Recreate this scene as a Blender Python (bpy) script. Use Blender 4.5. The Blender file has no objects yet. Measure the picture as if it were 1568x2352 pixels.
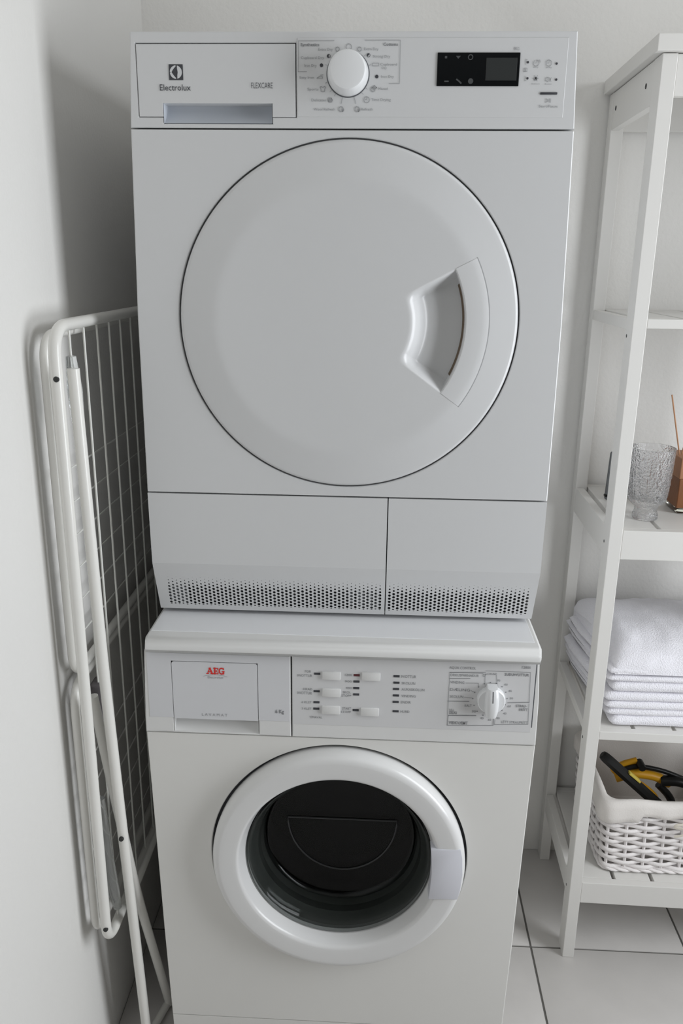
import bpy, bmesh, math, random
from mathutils import Vector, Matrix
PI = math.pi
random.seed(7)
SC = bpy.context.scene
COL = SC.collection

# ------------------------------------------------------------------ camera, light, exposure
cam_d = bpy.data.cameras.new('camera')
cam = bpy.data.objects.new('camera', cam_d)
COL.objects.link(cam)
RIGHT = Vector((0.9986966, 0.0498753, 0.0108394))
DOWN = Vector((0.0248520, -0.2896926, -0.9567970))
FWD = Vector((-0.0445804, 0.9558193, -0.2905546))
mw = Matrix((RIGHT, -DOWN, -FWD)).transposed().to_4x4()
mw.translation = Vector((0.0506, -1.2001, 1.4098))
cam.matrix_world = mw
cam_d.sensor_fit = 'VERTICAL'
cam_d.sensor_height = 24.0
cam_d.lens = 24.0 * 1883.4 / 2352.0
cam_d.clip_start = 0.02
SC.camera = cam

SC.view_settings.view_transform = 'Standard'
SC.view_settings.look = 'None'
SC.view_settings.exposure = 0.0
SC.view_settings.gamma = 1.0
SC.view_settings.use_curve_mapping = False

world = bpy.data.worlds.new('overcast sky')
world.use_nodes = True
bg = world.node_tree.nodes['Background']
bg.inputs[0].default_value = (0.80, 0.88, 1.0, 1)
bg.inputs[1].default_value = 1.0
SC.world = world

WIN_Y, WIN_Z, WIN_W, WIN_H, WIN_X = -0.56, 1.31, 0.80, 1.70, 1.52
ld = bpy.data.lights.new('window_daylight', 'AREA')
ld.shape = 'RECTANGLE'
ld.size = WIN_H - 0.10
ld.size_y = WIN_W - 0.10
ld.energy = 26.5
ld.color = (0.945, 0.972, 1.0)
lo = bpy.data.objects.new('window_daylight', ld)
COL.objects.link(lo)
lo.location = (WIN_X + 0.03, WIN_Y, WIN_Z)
lo.rotation_euler = (0, PI/2, 0)     # faces -x, into the room

# ------------------------------------------------------------------ materials
def mat(name, col, rough=0.5, metal=0.0, coat=0.0, spec=0.5, bump=0.0, bscale=200.0, var=0.0, vscale=8.0, trans=0.0, ior=1.45, sheen=0.0, detail=3.0):
    m = bpy.data.materials.new(name)
    m.use_nodes = True
    nt = m.node_tree
    b = nt.nodes['Principled BSDF']
    b.inputs['Base Color'].default_value = (*col, 1)
    b.inputs['Roughness'].default_value = rough
    b.inputs['Metallic'].default_value = metal
    b.inputs['Coat Weight'].default_value = coat
    b.inputs['Coat Roughness'].default_value = 0.12
    b.inputs['Specular IOR Level'].default_value = spec
    b.inputs['Transmission Weight'].default_value = trans
    b.inputs['IOR'].default_value = ior
    b.inputs['Sheen Weight'].default_value = sheen
    if bump or var:
        tc = nt.nodes.new('ShaderNodeTexCoord')
    if bump:
        n = nt.nodes.new('ShaderNodeTexNoise')
        n.inputs['Scale'].default_value = bscale
        n.inputs['Detail'].default_value = detail
        bp = nt.nodes.new('ShaderNodeBump')
        bp.inputs['Strength'].default_value = bump
        bp.inputs['Distance'].default_value = 0.002
        nt.links.new(tc.outputs['Object'], n.inputs['Vector'])
        nt.links.new(n.outputs['Fac'], bp.inputs['Height'])
        nt.links.new(bp.outputs['Normal'], b.inputs['Normal'])
    if var:
        n2 = nt.nodes.new('ShaderNodeTexNoise')
        n2.inputs['Scale'].default_value = vscale
        n2.inputs['Detail'].default_value = 4.0
        mx = nt.nodes.new('ShaderNodeMix')
        mx.data_type = 'RGBA'
        mx.inputs[6].default_value = (*[c * (1 - var) for c in col], 1)
        mx.inputs[7].default_value = (*[min(1, c * (1 + var)) for c in col], 1)
        nt.links.new(tc.outputs['Object'], n2.inputs['Vector'])
        nt.links.new(n2.outputs['Fac'], mx.inputs[0])
        nt.links.new(mx.outputs[2], b.inputs['Base Color'])
    return m

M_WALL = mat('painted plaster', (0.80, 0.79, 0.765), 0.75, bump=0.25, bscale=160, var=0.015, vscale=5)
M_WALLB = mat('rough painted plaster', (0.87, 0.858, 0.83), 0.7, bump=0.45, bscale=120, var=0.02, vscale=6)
M_WALLD = mat('warm grey unseen wall', (0.17, 0.155, 0.135), 0.8, bump=0.2, bscale=120)  # unseen walls, darkened to cut the light they bounce back
M_CEIL = mat('ceiling paint', (0.80, 0.79, 0.765), 0.8, bump=0.1, bscale=90)
M_TILE = mat('grey stoneware tile', (0.62, 0.60, 0.58), 0.42, bump=0.08, bscale=60, var=0.10, vscale=9)
M_GROUT = mat('dark grout', (0.15, 0.145, 0.135), 0.9, bump=0.4, bscale=400)
M_DRY = mat('cool white enamel', (0.675, 0.68, 0.685), 0.33, coat=0.25, bump=0.015, bscale=500)
M_TOP = mat('lid enamel with top light', (0.84, 0.85, 0.87), 0.3, coat=0.2)  # lightened: light falling on the lid is put into its colour
M_DRYP = mat('cool white plastic', (0.675, 0.68, 0.685), 0.30, coat=0.15)
M_SCOOP = mat('blue grey grip recess', (0.58, 0.615, 0.67), 0.4)  # bluer and darker than the drawer around it
M_WASH = mat('warm white enamel', (0.79, 0.783, 0.755), 0.36, coat=0.2, bump=0.02, bscale=500)
M_WASHP = mat('white washer plastic', (0.76, 0.76, 0.75), 0.34, coat=0.12)
M_FASC = mat('pale grey fascia', (0.69, 0.69, 0.695), 0.4)
M_FASC2 = mat('pale lilac grey fascia', (0.70, 0.705, 0.725), 0.4)
M_CHAS = mat('dark grey seam shade and feet', (0.055, 0.06, 0.065), 0.6)  # dark backing puts the shade of open seams into colour; also washer feet
M_SEAT = mat('mid grey door gap shade', (0.30, 0.305, 0.315), 0.6)  # grey set to the shade in the ring gap round the dryer door
M_GAP = mat('dark grey gap shade and rubber feet', (0.10, 0.105, 0.115), 0.6)  # dark tone painted for shade in gaps and recesses; also dryer feet
M_KNOB = mat('white knob plastic', (0.82, 0.83, 0.84), 0.25, coat=0.3)
M_INK = mat('grey print', (0.25, 0.255, 0.265), 0.5)
M_INKM = mat('mid grey print', (0.36, 0.365, 0.375), 0.5)
M_INKD = mat('dark print', (0.055, 0.057, 0.065), 0.5)
M_RED = mat('red print', (0.75, 0.03, 0.025), 0.45)
M_SCRN = mat('black display glass', (0.006, 0.007, 0.008), 0.12)
M_LCD = mat('charcoal lcd', (0.035, 0.038, 0.038), 0.3)
M_ICON = mat('dim display icon', (0.075, 0.078, 0.08), 0.4)
M_RING = mat('white door ring plastic', (0.76, 0.76, 0.755), 0.30, coat=0.3)
M_LILAC = mat('lilac white plastic', (0.68, 0.685, 0.735), 0.35)
M_RUB = mat('grey rubber gasket', (0.46, 0.465, 0.455), 0.45)
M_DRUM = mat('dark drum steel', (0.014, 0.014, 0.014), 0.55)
M_SMOKE = mat('smoked glass', (0.42, 0.44, 0.43), 0.03, trans=1.0, ior=1.24)
M_SLOT = mat('dark brown latch gap shade', (0.13, 0.095, 0.065), 0.7)  # shade inside the latch gap, put into a dark brown colour
M_SHELF = mat('white painted wood', (0.74, 0.728, 0.70), 0.42, bump=0.04, bscale=150, var=0.012, vscale=10)
M_SCREW = mat('dark screw', (0.05, 0.05, 0.05), 0.5, metal=0.5)
M_RACK = mat('white coated steel tube', (0.84, 0.83, 0.79), 0.30, coat=0.3)
M_WIRE = mat('white coated wire', (0.80, 0.80, 0.76), 0.35, coat=0.2)
M_CLEAR = mat('clear plastic', (0.92, 0.94, 0.94), 0.15, trans=0.85, ior=1.3, bump=0.5, bscale=70)
M_HINGE = mat('dark grey hinge plastic', (0.10, 0.09, 0.095), 0.4)
M_TOWEL = mat('white terry cloth', (0.92, 0.91, 0.96), 0.95, bump=1.0, bscale=420, sheen=0.3, detail=5)
M_WICK = mat('white painted wicker', (0.87, 0.835, 0.825), 0.6, bump=0.3, bscale=300, var=0.05, vscale=60)
M_LINER = mat('cream cotton liner', (0.80, 0.765, 0.73), 0.9, bump=0.3, bscale=350)
M_RIB = mat('ivory ribbon', (0.78, 0.73, 0.64), 0.6)
M_BLACK = mat('black rubber grip', (0.010, 0.010, 0.010), 0.35, spec=0.4)
M_YEL = mat('yellow plastic', (0.72, 0.36, 0.015), 0.4)
M_PYEL = mat('pale yellow plastic', (0.85, 0.68, 0.14), 0.4)
M_GLASS = mat('window glass', (0.99, 0.99, 0.99), 0.02, trans=1.0, ior=1.45)
M_PEB = mat('pebbled glass', (0.96, 0.96, 0.97), 0.10, trans=0.95, ior=1.45, bump=1.0, bscale=300, detail=1.0)
M_GLASSG = mat('pale green glass', (0.93, 0.95, 0.84), 0.03, trans=1.0, ior=1.45)
M_WOOD = mat('brown wood', (0.36, 0.17, 0.085), 0.55, bump=0.2, bscale=90, var=0.2, vscale=40)
M_WOODD = mat('dark brown leather', (0.22, 0.085, 0.03), 0.5, bump=0.2, bscale=200, var=0.15, vscale=50)
M_STICK = mat('reed stick', (0.50, 0.27, 0.15), 0.7)
M_DARK = mat('dark grey plastic', (0.13, 0.135, 0.14), 0.35)
M_FRAME = mat('white window frame', (0.8, 0.8, 0.79), 0.4)

# ------------------------------------------------------------------ helpers
def thing(name, label, cat, loc=(0, 0, 0), rz=0.0, group=None):
    o = bpy.data.objects.new(name, None)
    o.empty_display_size = 0.05
    COL.objects.link(o)
    o.location = loc
    o.rotation_euler = (0, 0, rz)
    o['label'] = label
    o['category'] = cat
    if group:
        o['group'] = group
    return o

def shade(me, ang=35):
    me.set_sharp_from_angle(angle=math.radians(ang))

def obj(name, bm, m, parent=None, smooth=True, ang=35, off=None, label=None):
    """link a bmesh (or mesh) as one object; off = vector taken off the vertices (a thing's base)"""
    if isinstance(bm, bmesh.types.BMesh):
        me = bpy.data.meshes.new(name)
        bm.normal_update()
        bm.to_mesh(me)
        bm.free()
    else:
        me = bm
    if off is not None:
        me.transform(Matrix.Translation(-Vector(off)))
    if smooth and len(me.polygons):
        me.polygons.foreach_set('use_smooth', [True] * len(me.polygons))
        shade(me, ang)
    me.materials.clear()
    me.materials.append(m)
    o = bpy.data.objects.new(name, me)
    COL.objects.link(o)
    if parent is not None:
        o.parent = parent
    if label:
        o['label'] = label
    return o

def structure(name, bm, m, **k):
    o = obj(name, bm, m, **k)
    o['kind'] = 'structure'
    return o

def bx(bm, x0, x1, y0, y1, z0, z1, bev=0.0, seg=2):
    r = bmesh.ops.create_cube(bm, size=1.0)
    vs = r['verts']
    for v in vs:
        v.co = Vector((x0 + (v.co.x + .5) * (x1 - x0), y0 + (v.co.y + .5) * (y1 - y0), z0 + (v.co.z + .5) * (z1 - z0)))
    if bev:
        es = list({e for v in vs for e in v.link_edges})
        bmesh.ops.bevel(bm, geom=es, offset=bev, segments=seg, profile=0.5, affect='EDGES')
    return bm

def box(*a, **k):
    return bx(bmesh.new(), *a, **k)

def add_faces(bm, vs, fs):
    bv = [bm.verts.new(v) for v in vs]
    for f in fs:
        try:
            bm.faces.new([bv[i] for i in f])
        except ValueError:
            pass
    return bv

def lathe(prof, n=64, cx=0.0, cz=0.0, bm=None, closed=False, axis='y'):
    """revolve (r, h) about an axis: y = the outward axis of a front panel, z = upright"""
    bm = bm or bmesh.new()
    rings = []
    for r, h in prof:
        if r < 1e-6:
            p = (cx, h, cz) if axis == 'y' else (cx, cz, h)
            rings.append([bm.verts.new(p)])
        else:
            ring = []
            for k in range(n):
                a = 2 * PI * k / n
                if axis == 'y':
                    ring.append(bm.verts.new((cx + r * math.cos(a), h, cz + r * math.sin(a))))
                else:
                    ring.append(bm.verts.new((cx + r * math.cos(a), cz + r * math.sin(a), h)))
            rings.append(ring)
    seq = list(zip(rings, rings[1:]))
    if closed:
        seq.append((rings[-1], rings[0]))
    for a, b in seq:
        for k in range(n):
            k2 = (k + 1) % n
            try:
                if len(a) == 1 and len(b) == 1:
                    continue
                if len(a) == 1:
                    bm.faces.new((a[0], b[k2], b[k]))
                elif len(b) == 1:
                    bm.faces.new((a[k], a[k2], b[0]))
                else:
                    bm.faces.new((a[k], a[k2], b[k2], b[k]))
            except ValueError:
                pass
    bmesh.ops.recalc_face_normals(bm, faces=bm.faces)
    return bm

def tube(pts, r, n=10, bm=None, cap=True, closed=False, flat=None):
    """tube along points; r number or list; flat = (sx, sy) squeezes the section"""
    bm = bm or bmesh.new()
    P = [Vector(p) for p in pts]
    N = len(P)
    rr = r if isinstance(r, (list, tuple)) else [r] * N
    t0 = (P[1] - P[0]).normalized()
    up = Vector((0, 0, 1)) if abs(t0.z) < 0.9 else Vector((1, 0, 0))
    u = t0.cross(up).normalized()
    rings = []
    for i in range(N):
        if closed:
            t = (P[(i + 1) % N] - P[i - 1]).normalized()
        else:
            t = (P[min(i + 1, N - 1)] - P[max(i - 1, 0)]).normalized()
        u = (u - t * u.dot(t)).normalized()
        v = t.cross(u)
        sx, sy = flat or (1, 1)
        rings.append([bm.verts.new(P[i] + u * (rr[i] * sx * math.cos(2 * PI * k / n)) + v * (rr[i] * sy * math.sin(2 * PI * k / n))) for k in range(n)])
    pairs = list(zip(rings, rings[1:]))
    if closed:
        pairs.append((rings[-1], rings[0]))
    for a, b in pairs:
        for k in range(n):
            bm.faces.new((a[k], a[(k + 1) % n], b[(k + 1) % n], b[k]))
    if cap and not closed:
        bm.faces.new(rings[0][::-1])
        bm.faces.new(rings[-1])
    bmesh.ops.recalc_face_normals(bm, faces=bm.faces)
    return bm

def rounded_path(corners, rad, seg=6, closed=False):
    C = [Vector(c) for c in corners]
    out = []
    n = len(C)
    for i, c in enumerate(C):
        if not closed and i in (0, n - 1):
            out.append(c)
            continue
        a = (C[i - 1] - c)
        b = (C[(i + 1) % n] - c)
        d = min(rad, a.length * .49, b.length * .49)
        p0 = c + a.normalized() * d
        p1 = c + b.normalized() * d
        for k in range(seg + 1):
            t = k / seg
            out.append((1 - t) ** 2 * p0 + 2 * t * (1 - t) * c + t * t * p1)
    return out

def lerp_table(T, z):
    if z <= T[0][0]:
        return T[0][1]
    for (a, va), (b, vb) in zip(T, T[1:]):
        if z <= b:
            return va + (vb - va) * (z - a) / (b - a)
    return T[-1][1]

def cell_plate(xs, zs, keep, yf, thick, xmap=None, bev=0.0):
    """flat plate in the xz plane (front at y = yf, facing -y) made of the kept cells of a grid: holes stay open"""
    bm = bmesh.new()
    xmap = xmap or (lambda x, z: x)
    V = {}
    def g(i, j):
        if (i, j) not in V:
            V[(i, j)] = bm.verts.new((xmap(xs[i], zs[j]), yf, zs[j]))
        return V[(i, j)]
    for i in range(len(xs) - 1):
        for j in range(len(zs) - 1):
            if keep(0.5 * (xs[i] + xs[i + 1]), 0.5 * (zs[j] + zs[j + 1])):
                bm.faces.new((g(i, j), g(i + 1, j), g(i + 1, j + 1), g(i, j + 1)))
    bm.normal_update()
    front = list(bm.faces)
    bed = [e for e in bm.edges if e.is_boundary]
    ext = bmesh.ops.extrude_edge_only(bm, edges=bed)
    for v in [e for e in ext['geom'] if isinstance(e, bmesh.types.BMVert)]:
        v.co.y += thick
    bmesh.ops.recalc_face_normals(bm, faces=bm.faces)
    if front and front[0].normal.y > 0:
        bmesh.ops.reverse_faces(bm, faces=bm.faces)
    if bev:
        bmesh.ops.bevel(bm, geom=[e for e in bed if e.is_valid], offset=bev, segments=2, profile=0.5, affect='EDGES')
    return bm

_CAP = None
def text_into(bm, body, x0, z0, x1, h, y, bold=False):
    """flat lettering standing on (x0, z0), fitted to a width and a capital height, in the plane y"""
    global _CAP
    def raw(s, b=0.0):
        cu = bpy.data.curves.new('lettering', 'FONT')
        cu.body = s
        cu.size = 1.0
        cu.resolution_u = 2
        cu.offset = b
        o = bpy.data.objects.new('lettering', cu)
        COL.objects.link(o)
        dg = bpy.context.evaluated_depsgraph_get()
        me = bpy.data.meshes.new_from_object(o.evaluated_get(dg))
        bpy.data.objects.remove(o)
        bpy.data.curves.remove(cu)
        return me
    if _CAP is None:
        m0 = raw('H')
        _CAP = max(v.co.y for v in m0.vertices) - min(v.co.y for v in m0.vertices)
        bpy.data.meshes.remove(m0)
    me = raw(body, 0.022 * bold)
    if not me.vertices:
        return
    a = min(v.co.x for v in me.vertices)
    b = max(v.co.x for v in me.vertices)
    sx = (x1 - x0) / (b - a)
    sz = h / _CAP
    base = len(bm.verts)
    vs = [bm.verts.new((x0 + (v.co.x - a) * sx, y, z0 + v.co.y * sz)) for v in me.vertices]
    for p in me.polygons:
        try:
            f = bm.faces.new([vs[i] for i in p.vertices])
        except ValueError:
            pass
    bpy.data.meshes.remove(me)

def texts_bm(T, y):
    bm = bmesh.new()
    for s, x0, z0, x1, z1, h, b in T:
        text_into(bm, s, x0, 0.5 * (z0 + z1), x1, h, y, b)
    face_front(bm)
    return bm

def face_front(bm):
    bm.normal_update()
    rev = [f for f in bm.faces if f.normal.y > 0]
    if rev:
        bmesh.ops.reverse_faces(bm, faces=rev)

def ribbon(bm, pts, w, y):
    for i_, ((xa, za), (xb, zb)) in enumerate(zip(pts, pts[1:])):
        d = Vector((xb - xa, zb - za))
        if d.length < 1e-9:
            continue
        d.normalize()
        e = d * (w * .5)
        n = Vector((-d.y, d.x)) * (w * .5)
        q = [(xa - e.x + n.x, za - e.y + n.y), (xb + e.x + n.x, zb + e.y + n.y), (xb + e.x - n.x, zb + e.y - n.y), (xa - e.x - n.x, za - e.y - n.y)]
        add_faces(bm, [(x, y - .00003 * (i_ % 3), z) for x, z in q], [(0, 1, 2, 3)])
    return bm

def disc(bm, x, z, r, y, n=20, a0=0.0, a1=2 * PI):
    pts = [(x + r * math.cos(a0 + (a1 - a0) * k / n), y, z + r * math.sin(a0 + (a1 - a0) * k / n)) for k in range(n + (0 if abs(a1 - a0 - 2 * PI) < 1e-6 else 1))]
    add_faces(bm, pts, [tuple(range(len(pts)))])

def annulus(bm, x, z, r, w, y, n=24, a0=0.0, a1=2 * PI):
    pts = [(x + r * math.cos(a0 + (a1 - a0) * k / n), z + r * math.sin(a0 + (a1 - a0) * k / n)) for k in range(n + 1)]
    ribbon(bm, pts, w, y)

def quad(bm, x0, x1, z0, z1, y):
    add_faces(bm, [(x0, y, z0), (x1, y, z0), (x1, y, z1), (x0, y, z1)], [(0, 1, 2, 3)])

def smooth01(t):
    t = max(0.0, min(1.0, t))
    return t * t * (3 - 2 * t)

def loft_rows(rows, bm=None, closed_u=False, caps=False):
    """rows of equal length joined into a skin"""
    bm = bm or bmesh.new()
    R = [[bm.verts.new(p) for p in r] for r in rows]
    n = len(R[0])
    for a, b in zip(R, R[1:]):
        for k in range(n if closed_u else n - 1):
            bm.faces.new((a[k], a[(k + 1) % n], b[(k + 1) % n], b[k]))
    if caps:
        bm.faces.new(R[0][::-1])
        bm.faces.new(R[-1])
    bmesh.ops.recalc_face_normals(bm, faces=bm.faces)
    return bm

def holed_front(levels, hw, cx, hz, r, yf, depth_out, depth_in, n=192, xc=0.0, bev=0.0015):
    """front panel with a round opening: outline follows hw(z) between two levels"""
    z0, z1 = levels
    # corner angles, exact
    angs = [2 * PI * k / n for k in range(n)]
    for sx in (-1, 1):
        for z in (z0, z1):
            a = math.atan2(z - hz, xc + sx * hw(z) - cx) % (2 * PI)
            k = min(range(n), key=lambda q: abs(angs[q] - a))
            angs[k] = a
    outer = []
    for a in angs:
        c, s = math.cos(a), math.sin(a)
        t = 10.0
        if s > 1e-9:
            t = min(t, (z1 - hz) / s)
        elif s < -1e-9:
            t = min(t, (z0 - hz) / s)
        # sides (bowed): iterate
        for sx in (-1, 1):
            if c * sx > 1e-9:
                tt = 0.3 / abs(c)
                for _ in range(12):
                    z = min(z1, max(z0, hz + tt * s))
                    tt = (xc + sx * hw(z) - cx) / c
                t = min(t, tt)
        outer.append((cx + t * c, hz + t * s))
    bm = bmesh.new()
    def ring(pts, y):
        return [bm.verts.new((x, y, z)) for x, z in pts]
    def inset(d):
        out = []
        for x, z in outer:
            xx = min(max(x, xc - hw(min(z1, max(z0, z))) + d), xc + hw(min(z1, max(z0, z))) - d)
            out.append((xx, min(max(z, z0 + d * .5), z1 - d * .5)))
        return out
    circ = lambda rr: [(cx + rr * math.cos(a), hz + rr * math.sin(a)) for a in angs]
    rings = [ring(outer, yf + depth_out), ring(outer, yf + bev), ring(inset(bev * .35), yf + bev * .35), ring(inset(bev), yf),
             ring(circ(r + .0012), yf), ring(circ(r), yf + .0012), ring(circ(r), yf + depth_in)]
    for a, b in zip(rings, rings[1:]):
        for k in range(n):
            k2 = (k + 1) % n
            bm.faces.new((a[k], a[k2], b[k2], b[k]))
    bmesh.ops.recalc_face_normals(bm, faces=bm.faces)
    fs = [f for f in bm.faces if abs(f.normal.y) > .99]
    if fs and sum(f.normal.y for f in fs) > 0:
        bmesh.ops.reverse_faces(bm, faces=bm.faces)
    return bm

# measured lettering: (text, x0, z0, x1, z1, capital height, bold)
DRYER_BRAND = [
    ('Electrolux', -0.2546, 1.6278, -0.2131, 1.6279, 0.0073, 0),
]
DRYER_MODEL = [
    ('FLEXCARE', -0.1317, 1.6307, -0.1032, 1.6307, 0.0068, -0.45),
]
DRYER_PROGRAMS = [
    ('Synthetics', -0.0659, 1.6807, -0.0413, 1.6807, 0.0033, 1),
    ('Cottons', 0.0422, 1.6812, 0.0612, 1.6811, 0.0033, 1),
    ('Extra Dry', -0.0425, 1.6753, -0.0236, 1.6753, 0.0031, 0),
    ('Cupboard Dry', -0.0654, 1.6656, -0.035, 1.6657, 0.003, 0),
    ('Iron Dry', -0.0608, 1.6564, -0.0447, 1.6564, 0.0031, 0),
    ('Easy Iron', -0.0672, 1.6422, -0.0481, 1.6422, 0.0031, 0),
    ('Sports', -0.0568, 1.6282, -0.0423, 1.6282, 0.0031, 0),
    ('Delicates', -0.0516, 1.6151, -0.0318, 1.6151, 0.0032, 0),
    ('Wool Refresh', -0.0487, 1.604, -0.0201, 1.6041, 0.0031, 0),
    ('Extra Dry', 0.0174, 1.6758, 0.0361, 1.6758, 0.0031, 0),
    ('Strong Dry', 0.0289, 1.6672, 0.0517, 1.6672, 0.0031, 0),
    ('Cupboard', 0.0389, 1.6578, 0.0605, 1.6578, 0.003, 0),
    ('Dry', 0.0407, 1.6537, 0.0475, 1.6537, 0.003, 0),
    ('Iron Dry', 0.0404, 1.6434, 0.0569, 1.6434, 0.0031, 0),
    ('Mixed', 0.0367, 1.6289, 0.0493, 1.6289, 0.0031, 0),
    ('Time Drying', 0.0278, 1.6158, 0.0537, 1.6158, 0.0032, 0),
    ('Refresh', 0.0147, 1.6042, 0.0303, 1.6042, 0.0032, 0),
]
DRYER_BUTTON_TEXT = [
    ('8KG', 0.2114, 1.6758, 0.2181, 1.6758, 0.0038, 0),
    ('Dry', 0.2381, 1.6553, 0.2443, 1.6553, 0.0015, 0),
    ('Delay', 0.2539, 1.6551, 0.2617, 1.6551, 0.0015, 0),
    ('Delicate', 0.2368, 1.6359, 0.2476, 1.6359, 0.0015, 0),
    ('Buzzer', 0.2543, 1.6357, 0.2634, 1.6357, 0.0015, 0),
    ('Start/Pause', 0.2486, 1.6085, 0.273, 1.6086, 0.0031, 0),
]
WASHER_BRAND = [
    ('AEG', -0.207, 0.8013, -0.1805, 0.8023, 0.0101, 1),
]
WASHER_BRAND_SMALL = [
    ('Electrolux', -0.2059, 0.7931, -0.1815, 0.7941, 0.0038, 0),
]
WASHER_MODEL = [
    ('L A V A M A T', -0.2173, 0.7269, -0.1773, 0.7285, 0.0046, 0),
    ('6 Kg', -0.1018, 0.7365, -0.0881, 0.7371, 0.0061, 1),
]
WASHER_TEXT = [
    ('FOR', -0.0552, 0.8089, -0.0458, 0.8092, 0.0038, 0),
    ('ÞVOTTUR', -0.0664, 0.8012, -0.044, 0.8021, 0.0042, 0),
    ('HRAÐ', -0.0582, 0.7783, -0.044, 0.7789, 0.0039, 0),
    ('ÞVOTTUR', -0.0666, 0.7711, -0.0446, 0.772, 0.0045, 0),
    ('6 KLST', -0.0605, 0.7558, -0.045, 0.7564, 0.0036, 0),
    ('3 KLST', -0.0605, 0.7446, -0.045, 0.7452, 0.0036, 0),
    ('TÍMAVAL', -0.0484, 0.7298, -0.0284, 0.7306, 0.0036, 0),
    ('1200', 0.0061, 0.8051, 0.0168, 0.8055, 0.0038, 0),
    ('900', 0.0062, 0.7943, 0.0169, 0.7947, 0.0035, 0),
    ('400', 0.0074, 0.783, 0.0171, 0.7834, 0.0035, 0),
    ('SKOL', 0.0031, 0.7752, 0.0158, 0.7757, 0.0039, 0),
    ('STOPP', 0.0013, 0.7694, 0.0163, 0.77, 0.0039, 0),
    ('START', 0.0027, 0.7468, 0.0162, 0.7473, 0.0043, 0),
    ('STOPP', 0.0006, 0.741, 0.0163, 0.7417, 0.0039, 0),
    ('ÞVOTTUR', 0.0922, 0.8051, 0.1147, 0.806, 0.0045, 0),
    ('SKOLUN', 0.093, 0.794, 0.1137, 0.7948, 0.0042, 0),
    ('AUKASKOLUN', 0.0933, 0.7831, 0.1282, 0.7844, 0.0042, 0),
    ('VINDING', 0.0932, 0.7722, 0.1153, 0.773, 0.0042, 0),
    ('ENDIR', 0.0928, 0.7614, 0.1081, 0.762, 0.0042, 0),
    ('HURÐ', 0.0926, 0.7451, 0.1065, 0.7457, 0.0043, 0),
]
WASHER_PROGRAMS = [
    ('AQUA CONTROL', 0.1644, 0.8227, 0.2043, 0.8242, 0.0041, 0),
    ('12800', 0.2729, 0.8276, 0.286, 0.8281, 0.0039, 0),
    ('ORKUSPARNAÐUR', 0.1662, 0.8103, 0.2093, 0.8119, 0.0042, 0),
    ('LOKAÐ', 0.2195, 0.8152, 0.2362, 0.8158, 0.0032, 0),
    ('SUÐUÞVOTTUR', 0.248, 0.8143, 0.2843, 0.8157, 0.0042, 1),
    ('VINDING', 0.1667, 0.7985, 0.1879, 0.7993, 0.0042, 0),
    ('DÆLING', 0.1671, 0.7858, 0.1972, 0.7869, 0.0043, 0),
    ('SKOLUN', 0.167, 0.7739, 0.1875, 0.7747, 0.0045, 0),
    ('KALT', 0.1906, 0.7597, 0.2013, 0.7601, 0.004, 0),
    ('ULL', 0.1673, 0.7513, 0.175, 0.7516, 0.004, 0),
    ('SILKI', 0.1675, 0.7463, 0.1794, 0.7468, 0.0043, 1),
    ('30', 0.2022, 0.75, 0.2082, 0.7503, 0.0038, 0),
    ('VIÐKVÆMT', 0.1676, 0.7282, 0.1971, 0.7294, 0.0049, 1),
    ('STRAU-', 0.2681, 0.7618, 0.2852, 0.7625, 0.0042, 1),
    ('FRÍTT', 0.2739, 0.7556, 0.2868, 0.7561, 0.0042, 1),
    ('LÉTT STRAUFRÍTT', 0.2482, 0.7329, 0.2885, 0.7346, 0.0041, 0),
    ('90', 0.2375, 0.8047, 0.2418, 0.8049, 0.0034, 0),
    ('60', 0.2485, 0.7983, 0.2535, 0.7985, 0.0034, 0),
    ('40', 0.2554, 0.7875, 0.2604, 0.7876, 0.0035, 0),
    ('30', 0.258, 0.7751, 0.2631, 0.7753, 0.0034, 0),
    ('60', 0.2557, 0.7613, 0.261, 0.7615, 0.0035, 0),
    ('40', 0.2501, 0.7486, 0.2551, 0.7488, 0.0035, 0),
    ('40', 0.24, 0.74, 0.2453, 0.7403, 0.0035, 0),
    ('60', 0.2277, 0.7368, 0.2324, 0.737, 0.0035, 0),
    ('40', 0.2156, 0.739, 0.2207, 0.7393, 0.0035, 0),
]
WP = {
    "btn": [(-0.0145, 0.8056), (-0.0143, 0.7765), (-0.0147, 0.7465), (0.0461, 0.8064), (0.0454, 0.7455)],
    "marks": [(-0.0364, 0.8075), (-0.0372, 0.7774), (-0.0374, 0.7583), (-0.0377, 0.7471), (0.0241, 0.8072), (0.0239, 0.7964), (0.0238, 0.7852), (0.0238, 0.7743), (0.0235, 0.7469), (0.0849, 0.8077), (0.0851, 0.7968), (0.0848, 0.786), (0.085, 0.7749), (0.0849, 0.7638), (0.0853, 0.7476)],
    "dots": [(0.2274, 0.8028), (0.2368, 0.8014), (0.2452, 0.7961), (0.2516, 0.787), (0.2541, 0.7762), (0.2522, 0.7655), (0.2478, 0.7555), (0.2403, 0.7471), (0.2293, 0.7446), (0.2194, 0.7462), (0.2101, 0.7526), (0.2048, 0.7626), (0.2023, 0.7742), (0.2046, 0.785), (0.21, 0.7944), (0.2182, 0.8)],
}
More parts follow.
